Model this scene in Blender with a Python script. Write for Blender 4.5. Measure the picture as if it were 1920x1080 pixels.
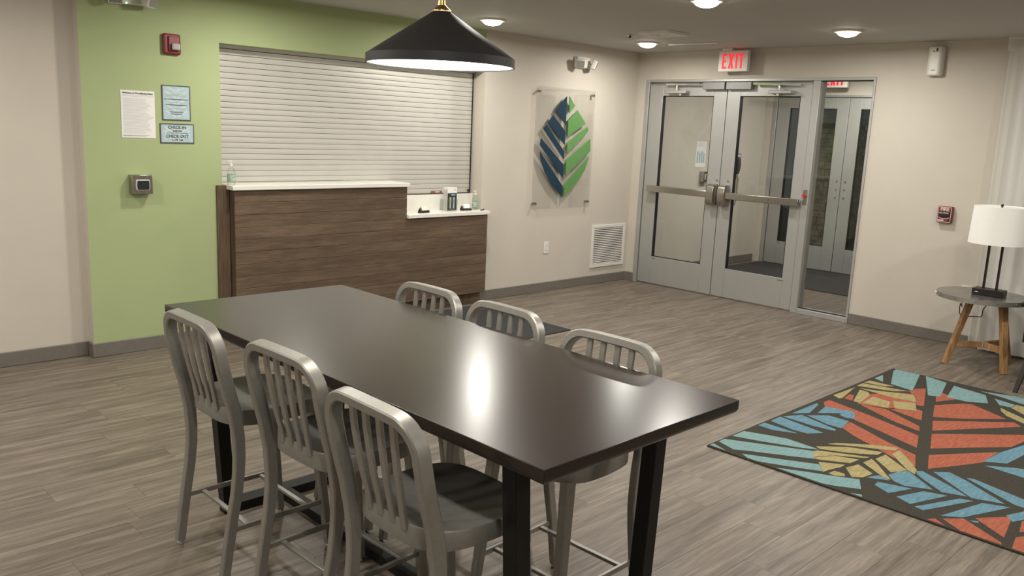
import bpy, bmesh, math, random
from mathutils import Vector, Matrix
for o in list(bpy.data.objects): bpy.data.objects.remove(o)
random.seed(7)
S = bpy.context.scene
COL = S.collection
PI = math.pi
# ------------------------------------------------------------------ camera
CAM = Vector((-7.44192, -5.76161, 1.61521))
YAW, PITCH, ROLL, FPX = 0.79321, -0.18797, 0.04343, 1573.411
def cam_axes():
    f = Vector((math.cos(PITCH)*math.cos(YAW), math.cos(PITCH)*math.sin(YAW), math.sin(PITCH)))
    r = Vector((math.sin(YAW), -math.cos(YAW), 0)); u = r.cross(f)
    c, s = math.cos(ROLL), math.sin(ROLL)
    return r*c + u*s, u*c - r*s, f
RT, UP, FW = cam_axes()
cd = bpy.data.cameras.new('camera'); cd.sensor_width = 36; cd.lens = FPX/1920*36; cd.clip_start = .02
co = bpy.data.objects.new('camera', cd); COL.objects.link(co)
co.matrix_world = Matrix(((RT.x, UP.x, -FW.x, CAM.x), (RT.y, UP.y, -FW.y, CAM.y), (RT.z, UP.z, -FW.z, CAM.z), (0, 0, 0, 1)))
S.camera = co
# ------------------------------------------------------------------ world (night outside) and exposure
w = bpy.data.worlds.new('night'); S.world = w; w.use_nodes = True
w.node_tree.nodes['Background'].inputs[0].default_value = (.035, .045, .045, 1)
w.node_tree.nodes['Background'].inputs[1].default_value = .6
vs = S.view_settings
vs.view_transform = 'Standard'; vs.look = 'None'; vs.gamma = 1; vs.use_curve_mapping = False
vs.exposure = 0.27
LAMP_W = 17.0          # each ceiling disc light
PEND_W = 5.0
LAMP_COL = (1.0, .963, .885)
H = 2.462
# ------------------------------------------------------------------ helpers
def prop(o, label=None, cat=None, group=None, kind=None):
    if label: o['label'] = label
    if cat: o['category'] = cat
    if group: o['group'] = group
    if kind: o['kind'] = kind
    return o
def thing(name, label, cat, loc=(0, 0, 0), rz=0, group=None, kind=None):
    o = bpy.data.objects.new(name, None); COL.objects.link(o)
    o.empty_display_size = .05
    o.location = loc; o.rotation_euler = (0, 0, rz)
    return prop(o, label, cat, group, kind)
def wloc(p):
    v = Vector((0, 0, 0))
    while p: v = v + p.location; p = p.parent
    return v
class MB:
    def __init__(s): s.v = []; s.f = []; s.m = []
    def add(s, vs_, fs, mi=0):
        b = len(s.v); s.v += [tuple(x) for x in vs_]
        for f in fs: s.f.append([b+i for i in f]); s.m.append(mi)
        return s
    def box(s, x0, x1, y0, y1, z0, z1, mi=0):
        x0, x1 = min(x0, x1), max(x0, x1); y0, y1 = min(y0, y1), max(y0, y1); z0, z1 = min(z0, z1), max(z0, z1)
        return s.add([(x0,y0,z0),(x1,y0,z0),(x1,y1,z0),(x0,y1,z0),(x0,y0,z1),(x1,y0,z1),(x1,y1,z1),(x0,y1,z1)],
                     [(0,3,2,1),(4,5,6,7),(0,1,5,4),(1,2,6,5),(2,3,7,6),(3,0,4,7)], mi)
    def obox(s, c, ax, half, mi=0):
        c = Vector(c); A = [Vector(a).normalized()*h for a, h in zip(ax, half)]
        vs_ = []
        for z in (-1, 1):
            for x, y in ((-1,-1),(1,-1),(1,1),(-1,1)): vs_.append(c + A[0]*x + A[1]*y + A[2]*z)
        return s.add(vs_, [(0,3,2,1),(4,5,6,7),(0,1,5,4),(1,2,6,5),(2,3,7,6),(3,0,4,7)], mi)
    def bar(s, a, b, w, d, up=(0, 0, 1), w2=None, d2=None):
        a, b = Vector(a), Vector(b); t = (b-a).normalized(); u = Vector(up)
        sd = t.cross(u).normalized(); n = sd.cross(t)
        w2 = w if w2 is None else w2; d2 = d if d2 is None else d2
        vs_ = [p + sd*(i*ww/2) + n*(j*dd/2) for p, ww, dd in ((a, w, d), (b, w2, d2)) for i, j in ((-1,-1),(1,-1),(1,1),(-1,1))]
        return s.add(vs_, [(0,3,2,1),(4,5,6,7),(0,1,5,4),(1,2,6,5),(2,3,7,6),(3,0,4,7)])
    def cyl(s, a, b, r, r2=None, n=20, caps=True, mi=0):
        a, b = Vector(a), Vector(b); r2 = r if r2 is None else r2; t = (b-a).normalized()
        u = t.orthogonal().normalized(); v = t.cross(u)
        vs_ = [p + (u*math.cos(2*PI*i/n) + v*math.sin(2*PI*i/n))*rr for p, rr in ((a, r), (b, r2)) for i in range(n)]
        fs = [(i, (i+1) % n, n+(i+1) % n, n+i) for i in range(n)]
        if caps: fs += [tuple(reversed(range(n))), tuple(range(n, 2*n))]
        return s.add(vs_, fs, mi)
    def lathe(s, c, prof, n=48, closed=False, mi=0):
        c = Vector(c); m = len(prof)
        vs_ = [c + Vector((r*math.cos(2*PI*i/n), r*math.sin(2*PI*i/n), z)) for r, z in prof for i in range(n)]
        fs = [(k*n+i, k*n+(i+1) % n, (k+1)*n+(i+1) % n, (k+1)*n+i) for k in range(m-1) for i in range(n)]
        if closed: fs += [((m-1)*n+i, (m-1)*n+(i+1) % n, (i+1) % n, i) for i in range(n)]
        else:
            if prof[0][0] > 1e-5: fs.append(tuple(reversed(range(n))))
            if prof[-1][0] > 1e-5: fs.append(tuple(range((m-1)*n, m*n)))
        return s.add(vs_, fs, mi)
    def prism(s, pts, ax, h, mi=0):
        # closed polygon of 3-D points extruded by vector ax*h
        e = Vector(ax)*h; n = len(pts); P = [Vector(p) for p in pts]
        vs_ = P + [p+e for p in P]
        fs = [tuple(reversed(range(n))), tuple(range(n, 2*n))] + [(i, (i+1) % n, n+(i+1) % n, n+i) for i in range(n)]
        return s.add(vs_, fs, mi)
    def sweep(s, path, front, wd, dp, ch=.25, caps=True):
        # rectangular section with chamfered corners; dp along 'front', wd across. wd, dp: number or list
        n = len(path); P = [Vector(p) for p in path]; F = Vector(front); rings = []
        for i in range(n):
            t = (P[min(i+1, n-1)] - P[max(i-1, 0)]).normalized()
            nn = (F - t*F.dot(t)).normalized(); sd = t.cross(nn)
            ww = wd[i] if isinstance(wd, (list, tuple)) else wd; dd = dp[i] if isinstance(dp, (list, tuple)) else dp
            a, b = ww/2, dd/2; c = min(a, b)*ch*2
            for x, y in ((a, b-c), (a-c, b), (-a+c, b), (-a, b-c), (-a, -b+c), (-a+c, -b), (a-c, -b), (a, -b+c)):
                rings.append(P[i] + sd*x + nn*y)
        fs = [(k*8+i, k*8+(i+1) % 8, (k+1)*8+(i+1) % 8, (k+1)*8+i) for k in range(n-1) for i in range(8)]
        if caps: fs += [tuple(reversed(range(8))), tuple(range((n-1)*8, n*8))]
        return s.add(rings, fs)
    def tube(s, path, r, n=10):
        P = [Vector(p) for p in path]; m = len(P); rings = []
        t0 = (P[1]-P[0]).normalized(); u = t0.orthogonal().normalized()
        for i in range(m):
            t = (P[min(i+1, m-1)] - P[max(i-1, 0)]).normalized()
            u = (u - t*u.dot(t)).normalized(); v = t.cross(u)
            rr = r[i] if isinstance(r, (list, tuple)) else r
            rings += [P[i] + (u*math.cos(2*PI*k/n) + v*math.sin(2*PI*k/n))*rr for k in range(n)]
        fs = [(k*n+i, k*n+(i+1) % n, (k+1)*n+(i+1) % n, (k+1)*n+i) for k in range(m-1) for i in range(n)]
        fs += [tuple(reversed(range(n))), tuple(range((m-1)*n, m*n))]
        return s.add(rings, fs)
    def build(s, name, mat, parent=None, bevel=0, smooth=None, world=True, label=None, seg=2, kind=None):
        off = wloc(parent) if (world and parent) else Vector((0, 0, 0))
        V = [Vector(p) - off for p in s.v]
        base = Vector((0, 0, 0))
        if parent is None:      # origin at the foot of the piece
            base = Vector(((min(v.x for v in V)+max(v.x for v in V))/2, (min(v.y for v in V)+max(v.y for v in V))/2, min(v.z for v in V)))
        me = bpy.data.meshes.new(name)
        me.from_pydata([v-base for v in V], [], s.f)
        bm = bmesh.new(); bm.from_mesh(me); bmesh.ops.recalc_face_normals(bm, faces=bm.faces)
        bm.to_mesh(me); bm.free()
        for m in (mat if isinstance(mat, (list, tuple)) else [mat]): me.materials.append(m)
        if any(s.m):
            me.polygons.foreach_set('material_index', s.m)
        o = bpy.data.objects.new(name, me); COL.objects.link(o)
        o.parent = parent; o.location = base
        if smooth is None: smooth = bevel > 0
        if bevel:
            md = o.modifiers.new('edge', 'BEVEL'); md.width = bevel; md.segments = seg; md.limit_method = 'ANGLE'; md.angle_limit = math.radians(40)
            md.harden_normals = False
        if smooth:
            for p in me.polygons: p.use_smooth = True
            me.set_sharp_from_angle(angle=math.radians(42))
        if label: o['label'] = label
        if kind: o['kind'] = kind
        return o
def B(x0, x1, y0, y1, z0, z1): return MB().box(x0, x1, y0, y1, z0, z1)
def copy_tree(o, parent=None):
    c = o.copy(); COL.objects.link(c); c.parent = parent
    for ch in o.children: copy_tree(ch, c)
    return c
def text(name, body, size, mat, parent, loc, rot, sx=1, ext=.0006, align='CENTER'):
    cu = bpy.data.curves.new(name, 'FONT'); cu.body = body; cu.size = size; cu.align_x = align; cu.align_y = 'CENTER'; cu.extrude = ext; cu.offset = size*.022
    cu.resolution_u = 3
    t = bpy.data.objects.new(name, cu); COL.objects.link(t)
    bpy.context.view_layer.update()
    me = bpy.data.meshes.new_from_object(t.evaluated_get(bpy.context.evaluated_depsgraph_get()))
    bpy.data.objects.remove(t)
    me.materials.clear(); me.materials.append(mat)
    o = bpy.data.objects.new(name, me); COL.objects.link(o); o.parent = parent
    o.location = Vector(loc) - (wloc(parent) if parent else Vector((0, 0, 0))); o.rotation_euler = rot; o.scale = (sx, 1, 1)
    return o
ROT_BACK = (PI/2, 0, 0)              # faces -Y, reads towards +X
ROT_DOOR = (PI/2, 0, -PI/2)          # faces -X, reads towards -Y
# ------------------------------------------------------------------ materials
def lin(c):
    return tuple((x/12.92 if x <= .04045 else ((x+.055)/1.055)**2.4) for x in [v/255 for v in c])
class NT:
    def __init__(s, name):
        s.m = bpy.data.materials.new(name); s.m.use_nodes = True; s.n = s.m.node_tree.nodes; s.l = s.m.node_tree.links
        s.b = s.n['Principled BSDF']; s.out = s.n['Material Output']
    def new(s, t, **k):
        n = s.n.new(t)
        for a, v in k.items(): setattr(n, a, v)
        return n
    def ln(s, a, b): s.l.new(a, b)
    def coords(s, scale=(1, 1, 1), rand=False):
        tc = s.new('ShaderNodeTexCoord'); mp = s.new('ShaderNodeMapping'); mp.inputs['Scale'].default_value = scale
        g = s.new('ShaderNodeNewGeometry'); src = g.outputs['Position']
        if rand:
            oi = s.new('ShaderNodeObjectInfo'); m = s.new('ShaderNodeVectorMath', operation='SCALE'); m.inputs['Scale'].default_value = 1
            cb = s.new('ShaderNodeCombineXYZ'); mu = s.new('ShaderNodeMath', operation='MULTIPLY'); mu.inputs[1].default_value = 37.
            s.ln(oi.outputs['Random'], mu.inputs[0]); s.ln(mu.outputs[0], cb.inputs[0]); s.ln(mu.outputs[0], cb.inputs[2])
            ad = s.new('ShaderNodeVectorMath', operation='ADD'); s.ln(src, ad.inputs[0]); s.ln(cb.outputs[0], ad.inputs[1]); src = ad.outputs[0]
            s.rand = oi.outputs['Random']
        s.ln(src, mp.inputs['Vector']); return mp.outputs['Vector']
    def noise(s, vec, scale, detail=4, rough=.55, dist=0):
        n = s.new('ShaderNodeTexNoise'); n.inputs['Scale'].default_value = scale; n.inputs['Detail'].default_value = detail
        n.inputs['Roughness'].default_value = rough; n.inputs['Distortion'].default_value = dist
        s.ln(vec, n.inputs['Vector']); return n.outputs['Fac']
    def ramp(s, fac, stops):
        r = s.new('ShaderNodeValToRGB'); e = r.color_ramp.elements
        while len(e) < len(stops): e.new(.5)
        for el, (p, c) in zip(e, stops): el.position = p; el.color = (*c, 1)
        s.ln(fac, r.inputs['Fac']); return r.outputs['Color']
    def mix(s, fac, a, b, mode='MIX'):
        n = s.new('ShaderNodeMix', data_type='RGBA', blend_type=mode)
        for val, sock in ((fac, n.inputs['Factor']), (a, n.inputs[6]), (b, n.inputs[7])):
            if hasattr(val, 'is_linked') or hasattr(val, 'links'): s.ln(val, sock)
            else: sock.default_value = val if not isinstance(val, tuple) else (*val, 1) if len(val) == 3 else val
        return n.outputs[2]
    def bump(s, h, strength=.2, dist=.002):
        b = s.new('ShaderNodeBump'); b.inputs['Strength'].default_value = strength; b.inputs['Distance'].default_value = dist
        s.ln(h, b.inputs['Height']); s.ln(b.outputs['Normal'], s.b.inputs['Normal'])
    def base(s, c):
        if isinstance(c, tuple): s.b.inputs['Base Color'].default_value = (*c, 1)
        else: s.ln(c, s.b.inputs['Base Color'])
    def set(s, rough=.5, metal=0, spec=.5, **k):
        s.b.inputs['Roughness'].default_value = rough; s.b.inputs['Metallic'].default_value = metal; s.b.inputs['Specular IOR Level'].default_value = spec
        for a, v in k.items(): s.b.inputs[a.replace('_', ' ')].default_value = v
        return s.m
def plain(name, c, rough=.5, metal=0, var=.06, scale=30, bump=0, spec=.5, **k):
    t = NT(name); v = t.coords(); f = t.noise(v, scale)
    a = tuple(x*(1-var) for x in c); b = tuple(min(1, x*(1+var)) for x in c)
    t.base(t.ramp(f, [(.3, a), (.7, b)]))
    if bump: t.bump(t.noise(v, scale*6, 2), bump, .001)
    return t.set(rough, metal, spec, **k)
def paint(name, c, bump=.12):
    t = NT(name); v = t.coords(); f = t.noise(v, 3, 3)
    t.base(t.ramp(f, [(.2, tuple(x*.97 for x in c)), (.8, tuple(x*1.03 for x in c))]))
    t.bump(t.noise(v, 260, 2, .5), bump, .0015)
    return t.set(.75, 0, .3)
def emit(name, c, st, b=(.8, .8, .8)):
    t = NT(name); t.base(b); t.b.inputs['Emission Color'].default_value = (*c, 1); t.b.inputs['Emission Strength'].default_value = st
    return t.m
def clear(name, tint=(1, 1, 1), refl=1.0, rough=.02, alpha_tint=None):
    # thin pane: see-through plus a fresnel reflection
    t = NT(name); t.n.remove(t.b)
    tr = t.new('ShaderNodeBsdfTransparent'); tr.inputs[0].default_value = (*tint, 1)
    gl = t.new('ShaderNodeBsdfGlossy'); gl.inputs['Roughness'].default_value = rough
    fr = t.new('ShaderNodeFresnel'); fr.inputs['IOR'].default_value = 1.5
    mu = t.new('ShaderNodeMath', operation='MULTIPLY'); mu.inputs[1].default_value = refl
    mx = t.new('ShaderNodeMixShader')
    t.ln(fr.outputs[0], mu.inputs[0]); t.ln(mu.outputs[0], mx.inputs[0]); t.ln(tr.outputs[0], mx.inputs[1]); t.ln(gl.outputs[0], mx.inputs[2]); t.ln(mx.outputs[0], t.out.inputs[0])
    return t.m
def wood(name, cols, axis=0, scale=1.0, rough=.5, rand=.5, bump=.1, spec=.4, streak=14):
    t = NT(name); sc = [streak*scale]*3; sc[axis] = 1.1*scale
    v = t.coords(tuple(sc), rand=True)
    g = t.noise(v, 2.2, 7, .62, .6); f2 = t.noise(v, 9, 4, .6, .2)
    c = t.ramp(g, [(.28, cols[0]), (.5, cols[1]), (.72, cols[2])])
    c2 = t.ramp(f2, [(.35, (.72, .72, .72)), (.65, (1.12, 1.12, 1.12))])
    c = t.mix(.75, c, c2, 'MULTIPLY')
    rr = t.ramp(t.rand, [(0, (1-rand*.3,)*3), (1, (1+rand*.22,)*3)])
    t.base(t.mix(1.0, c, rr, 'MULTIPLY'))
    t.bump(f2, bump, .001)
    return t.set(rough, 0, spec)
M = {}
M['beige'] = paint('beige_wall_paint', (.58, .535, .465))
M['green'] = paint('sage_green_paint', (.385, .455, .235))
M['ceil'] = paint('ceiling_paint', (.49, .475, .445), .2)
M['base'] = plain('grey_vinyl_base', (.168, .152, .132), .45)
M['plank'] = wood('grey_oak_vinyl', ((.088, .070, .054), (.168, .137, .107), (.262, .217, .173)), 0, .75, .42, .12, .08, .4, 16)
M['counterwood'] = wood('stained_pine_board', ((.105, .070, .045), (.138, .094, .061), (.180, .127, .085)), 0, .8, .5, .45, .10, .35, 9)
M['counterside'] = wood('stained_pine_upright', ((.085, .055, .034), (.125, .083, .053), (.18, .125, .083)), 2, 1.0, .5, .3, .12, .35)
M['quartz'] = plain('white_quartz', (.80, .78, .72), .25, var=.02)
M['slat'] = plain('shutter_aluminium', (.60, .58, .53), .42, .35, .02, 8)
M['shuttrack'] = plain('shutter_track', (.42, .41, .38), .45, .4)
M['subfloor'] = plain('plank_joint', (.10, .085, .07), .8)
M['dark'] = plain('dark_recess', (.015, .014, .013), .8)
M['alu'] = plain('door_aluminium', (.44, .44, .425), .42, .45, .02, 10)
M['lockgrey'] = plain('lock_grey', (.24, .24, .235), .45, .4)
M['steel'] = plain('brushed_steel', (.46, .43, .39), .26, 1, .04, 60)
M['chrome'] = plain('chrome', (.75, .74, .72), .12, 1, .02)
M['black'] = plain('black_plastic', (.012, .012, .012), .45)
M['gasket'] = plain('black_rubber', (.01, .01, .01), .7)
M['white'] = plain('white_plastic', (.74, .72, .67), .4, var=.02)
M['paper'] = plain('white_paper', (.80, .79, .76), .8, var=.02)
M['ink'] = plain('print_ink', (.08, .08, .085), .8)
M['inkgrey'] = plain('print_grey', (.42, .42, .42), .8)
M['blueprint'] = plain('pale_blue_print', (.40, .52, .55), .6, var=.1, scale=24)
M['blueprint2'] = plain('pale_blue_motif', (.53, .63, .65), .6)
M['red'] = plain('red_plastic', (.20, .022, .028), .45)
M['lens'] = plain('clear_lens', (.75, .75, .76), .12, .6, .25, 260)
M['glass'] = clear('door_glass', (.97, .98, .975), .8)
M['acrylic'] = clear('acrylic_panel', (.992, .992, .988), .22)
M['clearplastic'] = clear('clear_plastic', (.965, .975, .97), .35)
M['logoblue'] = plain('navy_logo', (.007, .032, .060), .4)
M['logogreen'] = plain('green_logo', (.110, .26, .080), .4)
M['mat'] = plain('charcoal_mat', (.048, .048, .050), .95, var=.35, scale=160, bump=.4, spec=.1)
t = NT('dark_table_laminate'); v = t.coords(); f = t.noise(v, 5, 5)
t.base(t.ramp(f, [(.3, (.017, .0108, .0076)), (.7, (.020, .0128, .009))]))
t.b.inputs['Roughness'].default_value = .235
M['tabletop'] = t.m; t.b.inputs['IOR'].default_value = 1.5
M['blacksteel'] = plain('black_powder_coat', (.010, .009, .008), .5, spec=.3)
M['stool'] = plain('brushed_aluminium', (.335, .325, .295), .40, .6, .05, 70)
M['stoolseat_shaded'] = plain('shaded_aluminium_seat', (.27, .262, .24), .42, .6, .06, 50)  # stool aluminium with the table's shade on the seats put into the colour
M['shadeblack'] = plain('matt_black_shade', (.030, .030, .031), .55)
M['shadeinner'] = plain('white_shade_lining', (.85, .84, .82), .6)
M['brass'] = plain('brass', (.65, .45, .18), .25, 1)
M['zinc'] = plain('zinc_top', (.36, .355, .34), .26, .85, .2, 14)
M['zincrim'] = plain('zinc_rim', (.50, .49, .46), .35, .9, .06, 30)
M['oak'] = wood('oak_leg', ((.24, .12, .045), (.38, .21, .09), (.50, .30, .15)), 2, 1.2, .5, .3)
M['lampshade'] = plain('white_linen', (.93, .92, .88), .9, var=.02, scale=200, Subsurface_Weight=0)
M['bronze'] = plain('dark_bronze', (.020, .015, .012), .4, .5)
M['chairleg'] = plain('grey_brown_stained_wood', (.055, .046, .038), .5)
M['chairfab'] = plain('charcoal_fabric', (.06, .058, .055), .9, var=.2, scale=150)
M['stone'] = plain('stacked_stone', (.42, .36, .25), .9, var=.4, scale=9, bump=.5)
M['asphalt'] = plain('asphalt', (.03, .032, .034), .9)
M['rugbase'] = plain('charcoal_rug_pile', (.050, .045, .036), .98, var=.25, scale=120, bump=.5, spec=.1)
def rugcol(name, a, b):
    t = NT(name); v = t.coords((1, 1, 1)); 
    mp = t.new('ShaderNodeMapping'); mp.inputs['Rotation'].default_value = (0, 0, .5); mp.inputs['Scale'].default_value = (14, 90, 10); t.ln(v, mp.inputs['Vector'])
    t.base(t.ramp(t.noise(mp.outputs[0], 1, 5, .65), [(.3, a), (.7, b)])); t.bump(t.noise(v, 420, 2), .4, .001)
    return t.set(.97, 0, .1)
M['rugR'] = rugcol('rug_coral', (.245, .070, .042), (.38, .128, .080))
M['rugT'] = rugcol('rug_teal', (.13, .235, .238), (.22, .335, .338))
M['rugB'] = rugcol('rug_blue', (.080, .17, .225), (.15, .265, .32))
M['rugY'] = rugcol('rug_mustard', (.24, .195, .080), (.38, .33, .175))
t = NT('sheer_curtain'); t.n.remove(t.b)
df = t.new('ShaderNodeBsdfDiffuse'); df.inputs[0].default_value = (.86, .85, .82, 1)
tl = t.new('ShaderNodeBsdfTranslucent'); tl.inputs[0].default_value = (.80, .78, .74, 1)
tr = t.new('ShaderNodeBsdfTransparent'); m1 = t.new('ShaderNodeMixShader'); m1.inputs[0].default_value = .35; m2 = t.new('ShaderNodeMixShader'); m2.inputs[0].default_value = .18
t.ln(df.outputs[0], m1.inputs[1]); t.ln(tl.outputs[0], m1.inputs[2]); t.ln(m1.outputs[0], m2.inputs[1]); t.ln(tr.outputs[0], m2.inputs[2]); t.ln(m2.outputs[0], t.out.inputs[0])
M['curtain'] = t.m
M['lampglow'] = emit('lit_diffuser', (1, .88, .72), 14)
M['pendglow'] = emit('lit_pendant_diffuser', (1, .95, .88), 5)
M['exitred'] = emit('exit_red', (1, .012, .03), 1.0, (.25, .002, .004))
M['greenled'] = emit('green_led', (.3, 1, .5), 4)
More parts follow.
